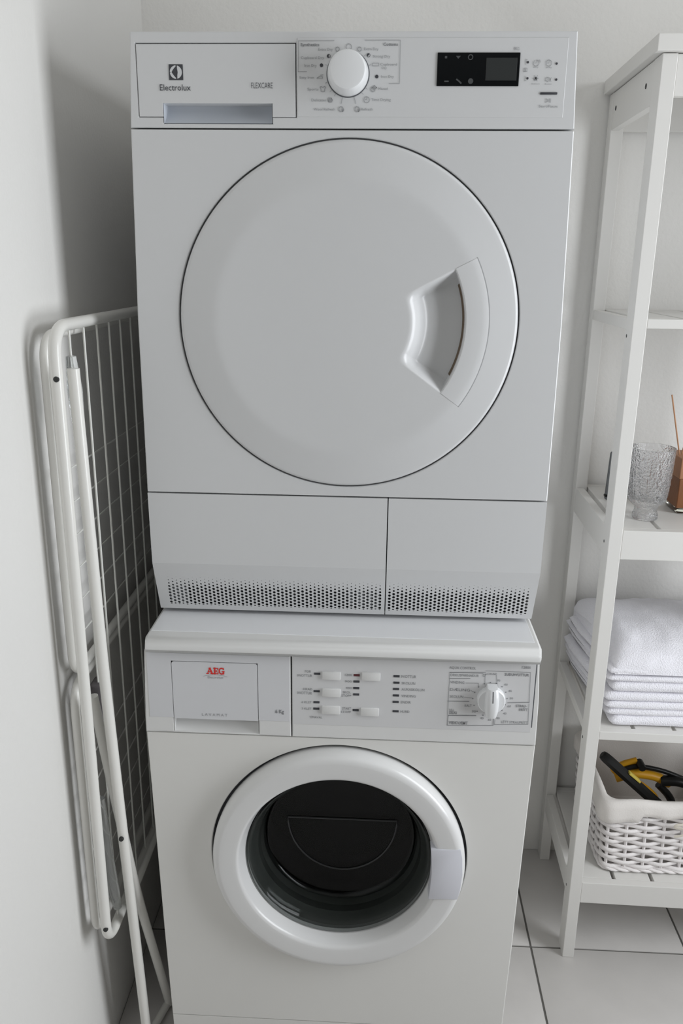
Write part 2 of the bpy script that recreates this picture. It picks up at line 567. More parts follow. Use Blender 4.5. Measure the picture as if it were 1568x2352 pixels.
# ------------------------------------------------------------------ the room
XL, XR, YB, YF, ZC = -0.425, WIN_X, 0.556, -3.60, 2.45
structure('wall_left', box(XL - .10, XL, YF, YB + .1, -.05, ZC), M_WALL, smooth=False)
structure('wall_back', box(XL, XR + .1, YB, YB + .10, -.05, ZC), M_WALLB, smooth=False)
structure('wall_front', box(XL, XR + .1, YF - .10, YF, -.05, ZC), M_WALLD, smooth=False)
structure('ceiling', box(XL - .1, XR + .1, YF - .1, YB + .1, ZC, ZC + .1), M_CEIL, smooth=False)
wy0, wy1 = WIN_Y - WIN_W / 2, WIN_Y + WIN_W / 2
wz0, wz1 = WIN_Z - WIN_H / 2, WIN_Z + WIN_H / 2
bm = bmesh.new()
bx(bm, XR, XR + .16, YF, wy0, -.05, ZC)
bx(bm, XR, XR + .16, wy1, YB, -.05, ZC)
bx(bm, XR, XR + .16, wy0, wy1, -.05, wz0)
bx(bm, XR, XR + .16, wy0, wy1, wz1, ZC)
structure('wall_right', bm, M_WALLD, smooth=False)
bm = bmesh.new()
for a in ((wy0, wy0 + .05, wz0, wz1), (wy1 - .05, wy1, wz0, wz1), (wy0 + .05, wy1 - .05, wz0, wz0 + .05), (wy0 + .05, wy1 - .05, wz1 - .05, wz1)):
    bx(bm, XR + .04, XR + .10, *a, bev=.004)
win = structure('window_1', bm, M_FRAME)
obj('pane', box(XR + .066, XR + .074, wy0 + .05, wy1 - .05, wz0 + .05, wz1 - .05), M_GLASS, win, smooth=False)
obj('window_sill', box(XR - .03, XR + .04, wy0 - .03, wy1 + .03, wz0 - .025, wz0, bev=.005), M_FRAME, win)

# floor: grout bed with single stoneware tiles
TP, TG = 0.332, 0.0042
bed = structure('floor', box(XL - .1, XR + .1, YF - .1, YB + .1, -.05, -.0022), M_GROUT, smooth=False)
tile_me = {}
x_lines = [0.4035 + TP * k for k in range(-3, 8)]
y_lines = [0.243 + TP * k for k in range(-13, 3)]
for xa, xb in zip(x_lines, x_lines[1:]):
    for ya, yb in zip(y_lines, y_lines[1:]):
        x0, x1 = max(xa + TG / 2, XL + .001), min(xb - TG / 2, XR - .001)
        y0, y1 = max(ya + TG / 2, YF + .001), min(yb - TG / 2, YB - .001)
        if x1 - x0 < .01 or y1 - y0 < .01:
            continue
        key = (round(x1 - x0, 4), round(y1 - y0, 4))
        if key not in tile_me:
            t = obj('tile', box(-key[0] / 2, key[0] / 2, -key[1] / 2, key[1] / 2, -.010, 0, bev=.0012), M_TILE, bed)
            tile_me[key] = t.data
        else:
            t = bpy.data.objects.new('tile', tile_me[key])
            COL.objects.link(t)
            t.parent = bed
        t.location = ((x0 + x1) / 2, (y0 + y1) / 2, 0)

# ------------------------------------------------------------------ tumble dryer
DB = (0.0, 0.27, 0.859)
dryer = thing('tumble_dryer', 'white tumble dryer with round door stacked on top of the washing machine', 'dryer', DB)
def dpart(name, bm, m, parent=dryer, **k):
    return obj(name, bm, m, parent, off=DB, **k)
DHW = [(0.8662, .3005), (0.95, .3035), (1.07, .3045), (1.33, .3035), (1.5815, .2975), (1.6982, .2915)]
dhw = lambda z: lerp_table(DHW, z)
S1, S2, ZBR, ZLO, YLO = 1.5815, 1.0690, 0.9535, 0.8665, 0.0235
rows = []
for z in (0.8662, .95, 1.07, 1.2, 1.33, 1.45, 1.58, 1.690, 1.6982):
    h = dhw(z) - (.006 if z > 1.695 else 0)
    y0 = .031 + (.006 if z > 1.695 else 0)
    rows.append([(-h, y0, z), (h, y0, z), (h, .540, z), (-h, .540, z)])
dpart('cabinet', loft_rows(rows, closed_u=True, caps=True), M_DRY, smooth=False)
bm = bmesh.new()
bx(bm, -.289, .289, .0275, .033, .872, 1.056)
bx(bm, -.296, .296, .024, .033, 1.058, 1.578)
bx(bm, -.284, .284, .026, .033, 1.5785, 1.690)
dpart('chassis', bm, M_CHAS, smooth=False)
for sx in (-.25, .25):
    for y in (.06, .50):
        dpart("foot", lathe([(0, .8591), (.018, .8591), (.020, .862), (.020, .868), (0, .868)], 20, sx, y, axis='z'), M_GAP)

# front panel with the round opening and the door
DCX, DCZ, DR = 0.0005, 1.3283, 0.2418
dpart('front_panel', holed_front((S2 + .0010, S1 - .0010), dhw, DCX, DCZ, DR + .0015, 0.0, .031, .011), M_DRY, smooth=False)
dpart('door_seat', lathe([(DR + .0030, .0085), (DR - .006, .0085), (DR - .006, .0105), (DR + .0030, .0105)], 128, DCX, DCZ, closed=True), M_SEAT)

TH1, TH2, R0, R1, R2 = math.radians(27.0), math.radians(-35.6), .0915, .1665, .1998
def door_y(r):
    """surface of the door disc: flat middle, sloping rim, rounded edge"""
    if r < .188:
        return -.0125 + .0008 * (r / .188) ** 2
    if r < .236:
        return -.0117 + .0085 * ((r - .188) / .048) ** 1.05
    t = (r - .236) / (DR - .236)
    return -.0032 + .0092 * (1 - math.sqrt(max(0, 1 - t * t)))
def recess(r, th):
    if r <= R0 - .006 or r >= R1 or th <= TH2 or th >= TH1:
        return 0.0
    f = smooth01((r - (R0 - .004)) / .030)
    wth = .016
    g = smooth01((TH1 - th) * r / wth) * smooth01((th - TH2) * r / wth)
    return (.021 * f + .006 * smooth01((r - R0 - .02) / .05) * f) * g
rad = [.0, .02, .045, .07] + [R0 - .006 + .0022 * k for k in range(18)] + [.128, .134, .140, .146, .152, .158, .163, R1 - .0006, R1, .172, .18, .188, .1945, .201, .209, .217, .225, .231, .236, .2378, .2393, .2404, .2412, DR]
rad = sorted(set(round(r, 5) for r in rad))
ths = sorted(set([round(math.radians(a), 5) for a in range(-180, 180, 2) if not (-37 <= a <= 28)] + [round(TH2 - .02 + (TH1 - TH2 + .04) * k / 150, 5) for k in range(151)]))
bm = bmesh.new()
prev = None
cv = bm.verts.new((DCX, door_y(0), DCZ))
for r in rad[1:]:
    ring = [bm.verts.new((DCX + r * math.cos(t), door_y(r) + recess(r, t), DCZ + r * math.sin(t))) for t in ths]
    n = len(ths)
    for k in range(n):
        k2 = (k + 1) % n
        if prev is None:
            bm.faces.new((cv, ring[k], ring[k2]))
        else:
            bm.faces.new((prev[k], ring[k], ring[k2], prev[k2]))
    prev = ring
back = [bm.verts.new((v.co.x, .0082, v.co.z)) for v in prev]
for k in range(n):
    bm.faces.new((prev[k], back[k], back[(k + 1) % n], prev[(k + 1) % n]))
bmesh.ops.recalc_face_normals(bm, faces=bm.faces)
door = dpart('door', bm, M_DRY, ang=50)
# the flush grip plate that overhangs the hand recess
A1, A2 = math.radians(26.9), math.radians(-35.5)
def arc(r, y, a=A1, b=A2, n=36, ease=0.0):
    return [(DCX + r * math.cos(a + (b - a) * k / n), y, DCZ + r * math.sin(a + (b - a) * k / n)) for k in range(n + 1)]
dpart('door_handle', loft_rows([arc(R1, .004), arc(R1 - .0004, -.0108), arc(R1, -.0117), arc(R1 + .001, -.0123), arc(.1885, -.0121), arc(.1992, -.0101), arc(R2, -.0098), arc(R2, .002)]), M_DRYP, door, ang=30)
dpart('handle_gap', loft_rows([arc(R2 - .0001, -.0103, A1 + .003, A2 - .003), arc(R2 + .0006, -.0101, A1 + .003, A2 - .003)]), M_INKM, door)  # grey strip drawn as the shaded gap along the plate
dpart('latch_slot', loft_rows([arc(.1638, .0128, .33, -.45), arc(.1652, .0105, .34, -.46), arc(.1664, .0040, .34, -.46)]), M_SLOT, door)  # dark strip on the recess wall, painted as a shaded opening

# lower flap and filter cover with their punched air holes
def flap(x0, x1, hx0, hx1, pitch, left):
    bm = bmesh.new()
    zt, zb, pz = .9310, .8745, .0061
    yz = lambda z: 0.0 if z >= ZBR else (ZBR - z) / (ZBR - ZLO) * YLO
    def P(x, z, d=0.0):
        return (x, yz(z) + d, z)
    def px(x, z):
        if left and x == x0:
            return -dhw(z)
        if not left and x == x1:
            return dhw(z)
        return x
    zl = [ZLO, zb, zt, ZBR, 1.01, S2 - .0010]
    xl = [x0, hx0, hx1, x1]
    V = {}
    def g(i, j):
        if (i, j) not in V:
            V[(i, j)] = bm.verts.new(P(px(xl[i], zl[j]), zl[j]))
        return V[(i, j)]
    for i in range(3):
        for j in range(5):
            if i == 1 and j == 1:
                continue
            bm.faces.new((g(i, j), g(i + 1, j), g(i + 1, j + 1), g(i, j + 1)))
    # turned-back edges all round
    outline = [(0, j) for j in range(6)] + [(i, 5) for i in (1, 2)] + [(3, j) for j in range(5, -1, -1)] + [(2, 0), (1, 0)]
    bk = [bm.verts.new((V[k].co.x, max(.0315, V[k].co.y + .008), V[k].co.z)) for k in outline]
    m = len(outline)
    for k in range(m):
        k2 = (k + 1) % m
        bm.faces.new((V[outline[k]], V[outline[k2]], bk[k2], bk[k]))
    ncol = int((hx1 - hx0) / pitch)
    pw = (hx1 - hx0) / ncol
    NH = 12
    for c in range(ncol):
        cx = hx0 + pw * (c + .5)
        off = 0.0 if c % 2 == 0 else .5
        z = zt - pz * off
        if off:
            add_faces(bm, [P(cx - pw / 2, z), P(cx + pw / 2, z), P(cx + pw / 2, zt), P(cx - pw / 2, zt)], [(0, 1, 2, 3)])
        k = 0
        while z - pz > zb - 1e-6:
            za, zc = z - pz, z - pz / 2
            t = (zt - zc) / pz - .5
            r = .00235 * min(1.0, max(.13, .13 + t * .25))
            if za - pz < zb - 1e-6 and off:
                r = .0023
            ov, iv, wv = [], [], []
            for q in range(NH):
                a = 2 * PI * (q + .5) / NH
                ca, sa = math.cos(a), math.sin(a)
                s = min((pw / 2) / max(abs(ca), 1e-6), (pz / 2) / max(abs(sa), 1e-6))
                ov.append((cx + s * ca, zc + s * sa))
                iv.append((cx + r * ca, zc + r * sa))
            vs = [P(*p) for p in ov] + [P(*p) for p in iv] + [P(*p, .0012) for p in iv]
            fs = [(q, (q + 1) % NH, NH + (q + 1) % NH, NH + q) for q in range(NH)] + [(NH + q, NH + (q + 1) % NH, 2 * NH + (q + 1) % NH, 2 * NH + q) for q in range(NH)]
            bvv = add_faces(bm, vs, fs)
            # corner fillers
            crn = [(cx + sx * pw / 2, zc + sz * pz / 2) for sx, sz in ((1, 1), (-1, 1), (-1, -1), (1, -1))]
            for ci, (qx, qz) in enumerate(crn):
                best = sorted(range(NH), key=lambda q: (ov[q][0] - qx) ** 2 + (ov[q][1] - qz) ** 2)[:2]
                cvx = bm.verts.new(P(qx, qz))
                try:
                    bm.faces.new((cvx, bvv[best[0]], bvv[best[1]]))
                except ValueError:
                    pass
            z = za
        if z > zb + 1e-5:
            rr = min(.0013, (z - zb) * .42)
            zc = (z + zb) / 2
            hx, hz = pw / 2, (z - zb) / 2
            NS = 8
            ov = []
            iv = []
            for q in range(NS):
                a = 2 * PI * q / NS + PI / 4
                ca, sa = math.cos(a), math.sin(a)
                if q % 2 == 0:
                    ov.append((cx + hx * (1 if ca > 0 else -1), zc + hz * (1 if sa > 0 else -1)))
                else:
                    ov.append((cx + hx * round(ca), zc + hz * round(sa)))
                iv.append((cx + .0018 * ca, zc + rr * sa))
            vs = [P(*p) for p in ov] + [P(*p) for p in iv] + [P(*p, .0012) for p in iv]
            add_faces(bm, vs, [(q, (q + 1) % NS, NS + (q + 1) % NS, NS + q) for q in range(NS)] + [(NS + q, NS + (q + 1) % NS, 2 * NS + (q + 1) % NS, 2 * NS + q) for q in range(NS)])
    bmesh.ops.remove_doubles(bm, verts=bm.verts, dist=.00001)
    bm.normal_update()
    for f in bm.faces:
        if f.normal.y > .3:
            f.normal_flip()
    return bm
dpart('lower_flap', flap(-.3, .0646, -.2850, .0600, .0064, True), M_DRYP, smooth=False)
dpart('filter_cover', flap(.0662, .3, .0686, .2925, .00655, False), M_DRYP, smooth=False)
M_DUCT = mat('grey duct plastic', (.34, .36, .38), .6)
for x0, x1 in [(-.284, -.2535), (.0060, .0118), (.0188, .0310), (.0375, .0440), (.0500, .0565)]:
    bm = bmesh.new()
    v = [(x0, .0105, .930), (x1, .0105, .930), (x1, .0255, .874), (x0, .0255, .874)]
    add_faces(bm, v, [(0, 1, 2, 3)])
    add_faces(bm, [v[1], (x1, .027, .930), (x1, .027, .874), v[2]], [(0, 1, 2, 3)])
    add_faces(bm, [v[0], v[3], (x0, .027, .874), (x0, .027, .930)], [(0, 1, 2, 3)])
    face_front(bm)
    dpart('duct_rib', bm, M_DUCT, smooth=False)

# control panel: frame with an opening for the water drawer
HXA, HXB = -.2515, -.1040
DXA, DXB, DZA, DZB = -.2850, -.0717, 1.5955, 1.6848
xs = [-1, DXA, HXA, HXB, DXB, 1]
zs = [S1 + .0010, 1.5875, DZA, 1.64, DZB, 1.6982]
def cp_keep(x, z):
    if DXA < x < DXB and DZA < z < DZB:
        return False
    if HXA < x < HXB and 1.5875 < z < DZA:
        return False
    return True
xmap = lambda x, z: dhw(z) * x if abs(x) == 1 else x
dpart('control_panel', cell_plate(xs, zs, cp_keep, 0.0, .031, xmap, bev=.0014), M_DRYP, smooth=False)
g = .0011
xs = [DXA + g * .6, HXA, HXB, DXB - g]
zs = [DZA + g * .5, 1.6125, DZB - g]
drawer = dpart('water_drawer', cell_plate(xs, zs, lambda x, z: not (HXA < x < HXB and z < 1.6125), -.0004, .026, None, bev=.0008), M_DRYP, smooth=False)
rows = []
for k in range(13):
    t = k / 12
    a = t * PI / 2
    z = 1.6125 - .0245 * t
    y = .0215 * math.cos(a) ** .8 if k < 12 else 0.0
    rows.append([(HXA + .0006, y, z), (HXA + .003, y + .001, z), (HXB - .002, y + .001, z), (HXB - .0006, y, z)])
bm = loft_rows(rows)
for x, sgn in ((HXA + .0006, 1), (HXB - .0006, -1)):
    side = [(x, r[0][1], r[0][2]) for r in rows]
    add_faces(bm, side + [(x, -.0002, 1.588), (x, -.0002, 1.6125)], [tuple(range(len(side) + 2))])
dpart('drawer_grip', bm, M_SCOOP, drawer, ang=40)
# raised fascia right of the drawer
dpart('fascia', box(-.0700, .2808, -.0006, .012, 1.5965, 1.6905, bev=.0005), M_DRYP, smooth=False)
PY = -.0012
# programme knob
kx, kz = -.0033, 1.6480
knob = dpart('program_knob', lathe([(.0270, .002), (.0272, -.004), (.0268, -.008), (.0252, -.020), (.0240, -.0262), (.0226, -.0286), (.0205, -.0293), (0, -.0290)], 72, kx, kz), M_KNOB)
dpart('knob_gap_ring', lathe([(.0262, -.0007), (.0284, -.0007), (.0284, -.0012), (.0262, -.0016)], 72, kx, kz), M_GAP, knob)  # dark ring laid in for the shaded gap under the knob
# display
dsp = dpart('display', box(.1131, .2200, -.0020, .010, 1.6336, 1.6731, bev=.0006), M_SCRN, smooth=False)
dpart('lcd', box(.1765, .2165, -.0023, .0, 1.6402, 1.6668, bev=.0002), M_LCD, dsp, smooth=False)
Y2 = -.0024
def icon(fn, name='display_icon', m=M_ICON, parent=dsp, part=None):
    bm = bmesh.new()
    fn(bm)
    face_front(bm)
    (part or dpart)(name, bm, m, parent, smooth=False)
icon(lambda b: quad(b, .1226, .1256, 1.6660, 1.6688, Y2))
icon(lambda b: add_faces(b, [(.1368, Y2, 1.6690), (.1400, Y2, 1.6655), (.1432, Y2, 1.6690)], [(0, 1, 2)]))
icon(lambda b: annulus(b, .1558, 1.6675, .0028, .0012, Y2))
icon(lambda b: quad(b, .1232, .1290, 1.6382, 1.6400, Y2))
icon(lambda b: ribbon(b, [(.1395, 1.6412), (.1420, 1.6395), (.1447, 1.6372)], .0020, Y2))
icon(lambda b: disc(b, .1574, 1.6394, .0034, Y2))
# emblem
lx, lz, ls = -.2320, 1.6499, .0094
bm = bmesh.new()
quad(bm, lx - ls, lx + ls, lz - ls, lz + ls, PY + .0002)
face_front(bm)
emb = dpart('emblem', bm, M_INKD, drawer, smooth=False)
bm = bmesh.new()
# light lens shapes of the round mark: a left pair of crescents above and below a wedge, and a right crescent
R = ls * .86
def arcp(a, b, n=14, r=R):
    return [(lx + r * math.cos(math.radians(a + (b - a) * k / n)), lz + r * math.sin(math.radians(a + (b - a) * k / n))) for k in range(n + 1)]
def blob(p):
    add_faces(bm, [(x, PY, z) for x, z in p], [tuple(range(len(p)))])
tip = (lx - R * .78, lz)
up = [(lx + R * .02 - R * .72 * (1 - (1 - k / 8) ** 2), lz + R * .9 * (1 - k / 8) ** 1.6) for k in range(9)]
blob(arcp(92, 176) + [tip] + [p for p in reversed(up)])
blob([(x, 2 * lz - z) for x, z in (arcp(92, 176) + [tip] + [p for p in reversed(up)])])
blob(arcp(-78, 78) + [(lx + R * .22, lz + R * .5), (lx + R * .30, lz), (lx + R * .22, lz - R * .5)])
face_front(bm)
dpart('emblem_mark', bm, mat('light print', (.66, .67, .68), .45), emb, smooth=False)
dpart('brand_lettering', texts_bm(DRYER_BRAND, PY), M_INKD, drawer, smooth=False)
dpart('model_lettering', texts_bm(DRYER_MODEL, PY), M_INKD, drawer, smooth=False)
# programme print round the knob
for T in DRYER_PROGRAMS:
    dpart('program_lettering', texts_bm([T], PY), M_INKM if not T[6] else M_INK, smooth=False)
bm = bmesh.new()
lw = .0006
ribbon(bm, [(-.022, 1.687), (-.0687, 1.6868), (-.0693, 1.6505), (-.0579, 1.6505)], lw, PY)
ribbon(bm, [(.0183, 1.6875), (.0641, 1.6875), (.0646, 1.6368), (.0508, 1.6368)], lw, PY)
ribbon(bm, [(-.0093, 1.6245), (-.0121, 1.6125)], lw, PY)
ribbon(bm, [(.0040, 1.6240), (.0076, 1.6126)], lw, PY)
for a in (200, 222, 236, 310, 325, 20, 45, 160, 140, 120):
    a = math.radians(a)
    ribbon(bm, [(kx + .0292 * math.cos(a), kz + .0292 * math.sin(a)), (kx + .0318 * math.cos(a), kz + .0318 * math.sin(a))], .0005, PY)
annulus(bm, -.0027, 1.6797, .0036, .0007, PY)
annulus(bm, -.0174, 1.6771, .0024, .0008, PY)
annulus(bm, .0114, 1.6771, .0024, .0008, PY)
annulus(bm, .0217, 1.6173, .0037, .0007, PY)
ribbon(bm, [(.0217, 1.6203), (.0217, 1.6173), (.0195, 1.6173)], .0006, PY)
ribbon(bm, [(.0286, 1.6603), (.0286, 1.6575), (.0366, 1.6575), (.0366, 1.6608), (.0290, 1.6608)], .0006, PY)
ribbon(bm, [(-.0442, 1.6428), (-.0368, 1.6428), (-.0375, 1.6453), (-.0405, 1.6453), (-.0440, 1.6431)], .0007, PY)
ribbon(bm, [(-.0398, 1.6465), (-.0362, 1.6470)], .0007, PY)
# shirt, flower, cloud and cube marks
ribbon(bm, [(-.0402, 1.6322), (-.0388, 1.6330), (-.0365, 1.6318), (-.0342, 1.6330), (-.0328, 1.6322), (-.0340, 1.6300), (-.0342, 1.6270), (-.0388, 1.6270), (-.0390, 1.6300), (-.0402, 1.6322)], .0008, PY)
disc(bm, -.0266, 1.6167, .0026, PY)
annulus(bm, -.0266, 1.6167, .0030, .0008, PY, 6)
for ix, iz in ((-.0120, 1.6057), (.0094, 1.6058)):
    annulus(bm, ix, iz, .0032, .0009, PY, 7)
    annulus(bm, ix + .0022, iz - .0010, .0014, .0008, PY, 8)
annulus(bm, .0298, 1.6298, .0028, .0010, PY, 8)
annulus(bm, .0318, 1.6318, .0026, .0010, PY, 4)
face_front(bm)
dpart('program_print', bm, M_INKM, smooth=False)
icon(lambda b: disc(b, -.0384, 1.6582, .0022, PY), 'dryness_mark', M_INKD, dryer)
icon(lambda b: disc(b, .0346, 1.6449, .0022, PY), 'dryness_mark', M_INKD, dryer)
icon(lambda b: (disc(b, -.0289, 1.6690, .0022, PY, 14, PI / 2, 3 * PI / 2), annulus(b, -.0289, 1.6690, .0021, .0005, PY)), 'dryness_mark', M_INKD, dryer)
icon(lambda b: (disc(b, .0232, 1.6700, .0022, PY, 14, PI / 4, 5 * PI / 4), annulus(b, .0232, 1.6700, .0021, .0005, PY)), 'dryness_mark', M_INKD, dryer)
# touch buttons at the end of the panel
for T in DRYER_BUTTON_TEXT:
    dpart('button_lettering', texts_bm([T], PY), M_INKM, smooth=False)
bm = bmesh.new()
for (ix, iz) in ((.2411, 1.6609), (.2573, 1.6609)):
    annulus(bm, ix, iz, .0036, .0006, PY, a0=2.2 if ix < .25 else 0, a1=2.2 + 5.6 if ix < .25 else 2 * PI)
    ribbon(bm, [(ix, iz + .003), (ix, iz), (ix - .0018, iz)], .0005, PY)
ribbon(bm, [(.2452, 1.6645), (.2458, 1.6620)], .0008, PY)
ribbon(bm, [(.2296, 1.6652), (.2276, 1.6652), (.2276, 1.6590)], .0005, PY)
ribbon(bm, [(.2276, 1.6460), (.2276, 1.6402), (.2296, 1.6402)], .0005, PY)
ribbon(bm, [(.2258, 1.6510), (.2258, 1.6550), (.2298, 1.6550), (.2298, 1.6510), (.2258, 1.6510)], .0005, PY)
ribbon(bm, [(.2278, 1.6515), (.2278, 1.6540)], .0008, PY)
disc(bm, .2419, 1.6426, .0022, PY, 8)
for k in range(6):
    a = k * PI / 3
    ribbon(bm, [(.2419, 1.6431), (.2419 + .0038 * math.cos(a), 1.6431 + .0038 * math.sin(a))], .0006, PY)
ribbon(bm, [(.2545, 1.6435), (.2545, 1.6400), (.2562, 1.6400), (.2578, 1.6390), (.2578, 1.6445), (.2562, 1.6435), (.2545, 1.6435)], .0006, PY)
ribbon(bm, [(.2595, 1.6438), (.2618, 1.6395)], .0006, PY)
ribbon(bm, [(.2618, 1.6438), (.2595, 1.6395)], .0006, PY)
ribbon(bm, [(.2570, 1.6190), (.2570, 1.6145), (.2605, 1.6168), (.2570, 1.6190)], .0006, PY)
ribbon(bm, [(.2615, 1.6190), (.2615, 1.6145)], .0006, PY)
ribbon(bm, [(.2632, 1.6190), (.2632, 1.6145)], .0006, PY)
face_front(bm)
dpart('button_print', bm, M_INKM, smooth=False)
for ix, iz in ((.2303, 1.6619), (.2674, 1.6604), (.2312, 1.6431), (.2685, 1.6416)):
    dpart('indicator_light', lathe([(0, -.0016), (.0013, -.0015), (.0014, -.0006)], 14, ix, iz), M_INKD)
dpart('start_button', box(.2490, .2711, -.0020, .0, 1.6239, 1.6266, bev=.0005), M_INKD)
# ------------------------------------------------------------------ washing machine
WB = (0.0, 0.22, 0.0)
washer = thing('washing_machine', 'white front-loading washing machine with dark glass porthole standing under the dryer', 'washing machine', WB)
def wpart(name, bm, m, parent=washer, **k):
    return obj(name, bm, m, parent, off=WB, **k)
YW = -.0706
WXC = -.0022
WHW = [(.02, .2900), (.118, .2925), (.30, .2975), (.47, .3010), (.694, .3060), (.77, .3050), (.838, .3010)]
whw = lambda z: lerp_table(WHW, z)
KZ, SW = .1179, .6946
bm = bmesh.new()
for x0, x1 in ((-1, -.975), (.975, 1)):
    rows = []
    for z in (.02, .118, .3, .47, .694, .837):
        h = whw(z) - .0005
        rows.append([(WXC + h * x0, YW + .022, z), (WXC + h * x1, YW + .022, z), (WXC + h * x1, .480, z), (WXC + h * x0, .480, z)])
    loft_rows(rows, bm, closed_u=True, caps=True)
bx(bm, -.292, .288, .470, .480, .02, .83)
bx(bm, -.288, .284, YW + .03, .480, .02, .03)
wpart('cabinet', bm, M_WASH, smooth=False)
for sx in (-.25, .245):
    for y in (-.02, .43):
        wpart('foot', lathe([(0, 0), (.022, 0), (.022, .008), (.012, .012), (.012, .022), (0, .022)], 20, sx, y, axis='z'), M_CHAS)
wpart('chassis', box(-.288, .284, YW + .024, YW + .05, .6965, .828), M_CHAS, smooth=False)
WCX, WCZ, WR_ = -.0005, .4706, .2067
wpart('front_panel', holed_front((KZ + .0009, SW - .0010), whw, WCX, WCZ, .2110, YW, .023, .016, xc=WXC), M_WASH, smooth=False)
wpart('kick_plate', cell_plate([-1, 1], [.018, .06, KZ - .0009], lambda x, z: True, YW + .0008, .022, lambda x, z: WXC + x * whw(z), bev=.0012), M_WASH, smooth=False)
# recess behind the door ring, its shade put into the dark colour
wpart('door_seat', lathe([(.2140, YW + .0150), (.168, YW + .0150), (.168, YW + .030), (.2140, YW + .030)], 96, WCX, WCZ, closed=True), M_GAP)
ring = wpart('door_ring', lathe([(.2030, YW + .0145), (.2060, YW + .006), (.2067, YW - .004), (.2064, YW - .0120), (.2050, YW - .0180), (.2020, YW - .0225), (.1985, YW - .0250), (.1945, YW - .0260), (.1930, YW - .0261), (.1860, YW - .0260), (.1720, YW - .0252), (.1675, YW - .0249), (.1655, YW - .0244), (.1632, YW - .0224), (.1615, YW - .0190),
                               (.1552, YW - .0010), (.1535, YW + .0060), (.1535, YW + .0145)], 160, WCX, WCZ, closed=True), M_RING, ang=40)
# porthole glass: a bowl with real thickness
outp = [(.1550, .0055), (.1535, .0010), (.1510, -.0012), (.1480, .0002), (.1445, .0050), (.1405, .0130), (.1370, .0230), (.1340, .0350), (.1315, .0460), (.1290, .0540), (.1255, .0588), (.1200, .0605), (.0, .0610)]
inp = [(.0, .0655), (.1230, .0648), (.1300, .0610), (.1345, .0520), (.1385, .0370), (.1420, .0240), (.1470, .0130), (.1520, .0085), (.1550, .0085)]
wpart('door_glass', lathe([(r, YW + h) for r, h in outp + inp], 128, WCX, WCZ), M_SMOKE, ring, ang=60)
# half-round pocket moulded into the bottom of the bowl
pk = [(WCX + .003 + .0935 * math.cos(a), YW + .0596, WCZ + .029 + .103 * math.sin(a)) for a in [PI + PI * k / 30 for k in range(31)]]
wpart('glass_rib', tube(pk, .0014, 8, closed=True), mat('smoky rib', (.06, .062, .062), .35), ring)
wpart('gasket', lathe([(.1560, YW + .0150), (.1570, YW + .0260), (.1510, YW + .0400), (.1545, YW + .0560), (.1480, YW + .0680), (.1520, YW + .0860), (.1560, YW + .1000), (.1640, YW + .1010), (.1660, YW + .020)], 96, WCX, WCZ), M_RUB)
wpart('drum', lathe([(.1540, YW + .1020), (.1600, YW + .1060), (.2350, YW + .1200), (.2350, YW + .4400), (.0, YW + .4500)], 96, WCX, WCZ), M_DRUM)
bm = bmesh.new()
hp = [(.1480, .5150), (.1956, .5162), (.1992, .5000), (.2010, .4680), (.1990, .4380), (.1952, .4192), (.1478, .4197), (.1500, .4450), (.1508, .4700), (.1500, .4950)]
vs = [bm.verts.new((x, YW - .0287 + (.0022 if x > .19 else 0), z)) for x, z in hp]
f = bm.faces.new(vs)
r = bmesh.ops.extrude_face_region(bm, geom=[f])
for v in [e for e in r['geom'] if isinstance(e, bmesh.types.BMVert)]:
    v.co.y += .024
bmesh.ops.recalc_face_normals(bm, faces=bm.faces)
bmesh.ops.bevel(bm, geom=[e for e in bm.edges], offset=.0011, segments=2, profile=.5, affect='EDGES')
wpart('door_handle', bm, M_LILAC, ring, ang=30)

# worktop with a rounded front edge
rows = []
prof = [(-.0790, .8385), (-.0825, .8400), (-.0838, .8440), (-.0828, .8500), (-.0785, .8550), (-.0700, .8575), (-.0600, .8580)]
for y, z in prof + [(.0, .8580), (.484, .8580), (.484, .8385)]:
    h = .3055
    if y < -.055:
        h = .3055 - .006 * ((-.055 - y) / .029) ** 1.5
    e = .0015
    if z > .857:
        rows.append([(WXC + .0035 - h, y, z - .012), (WXC + .0035 - h + e * .5, y, z - .004), (WXC + .0035 - h + .005, y, z), (WXC + .0005 + h - .005, y, z), (WXC + .0005 + h - e * .5, y, z - .004), (WXC + .0005 + h, y, z - .012)])
    else:
        zz = min(z, .846)
        rows.append([(WXC + .0035 - h, y, zz), (WXC + .0035 - h + e * .5, y, min(z, .853)), (WXC + .0035 - h + .005, y, z), (WXC + .0005 + h - .005, y, z), (WXC + .0005 + h - e * .5, y, min(z, .853)), (WXC + .0005 + h, y, zz)])
worktop = wpart('worktop', loft_rows(rows, closed_u=True, caps=True), M_WASHP, ang=40)
bm = box(-.2985, .2945, -.046, .470, .8570, .8589, bev=.0007)
wpart('worktop_panel', bm, M_TOP, worktop, smooth=False)

# control panel in two mouldings
XSP = -.0763
Y0 = YW - .0020
WDA, WDB, WDZ0, WDZ1, WRZ = -.2625, -.1280, .7215, .8213, .6985
xs = [-1, WDA, WDB, XSP - .0009]
zs = [SW + .0009, WRZ, WDZ0, WDZ1, .8375]
xm = lambda x, z: WXC + whw(z) * x if abs(x) == 1 else x
wpart('drawer_surround', cell_plate(xs, zs, lambda x, z: not (WDA < x < WDB and WRZ < z < WDZ1), Y0, .026, xm, bev=.0016), M_WASHP, smooth=False)
xs = [-.3003, WDA, WDB, -.0790]
zs = [.7225, .8213, .8345]
wpart('drawer_fascia', cell_plate(xs, zs, lambda x, z: not (WDA < x < WDB and z < .8213), Y0 - .0005, .001, None, bev=.0002), M_FASC2, smooth=False)
gg = .0009
bm = cell_plate([WDA + gg, WDB - gg], [WDZ0, WDZ1 - gg], lambda x, z: True, Y0 - .0006, .020)
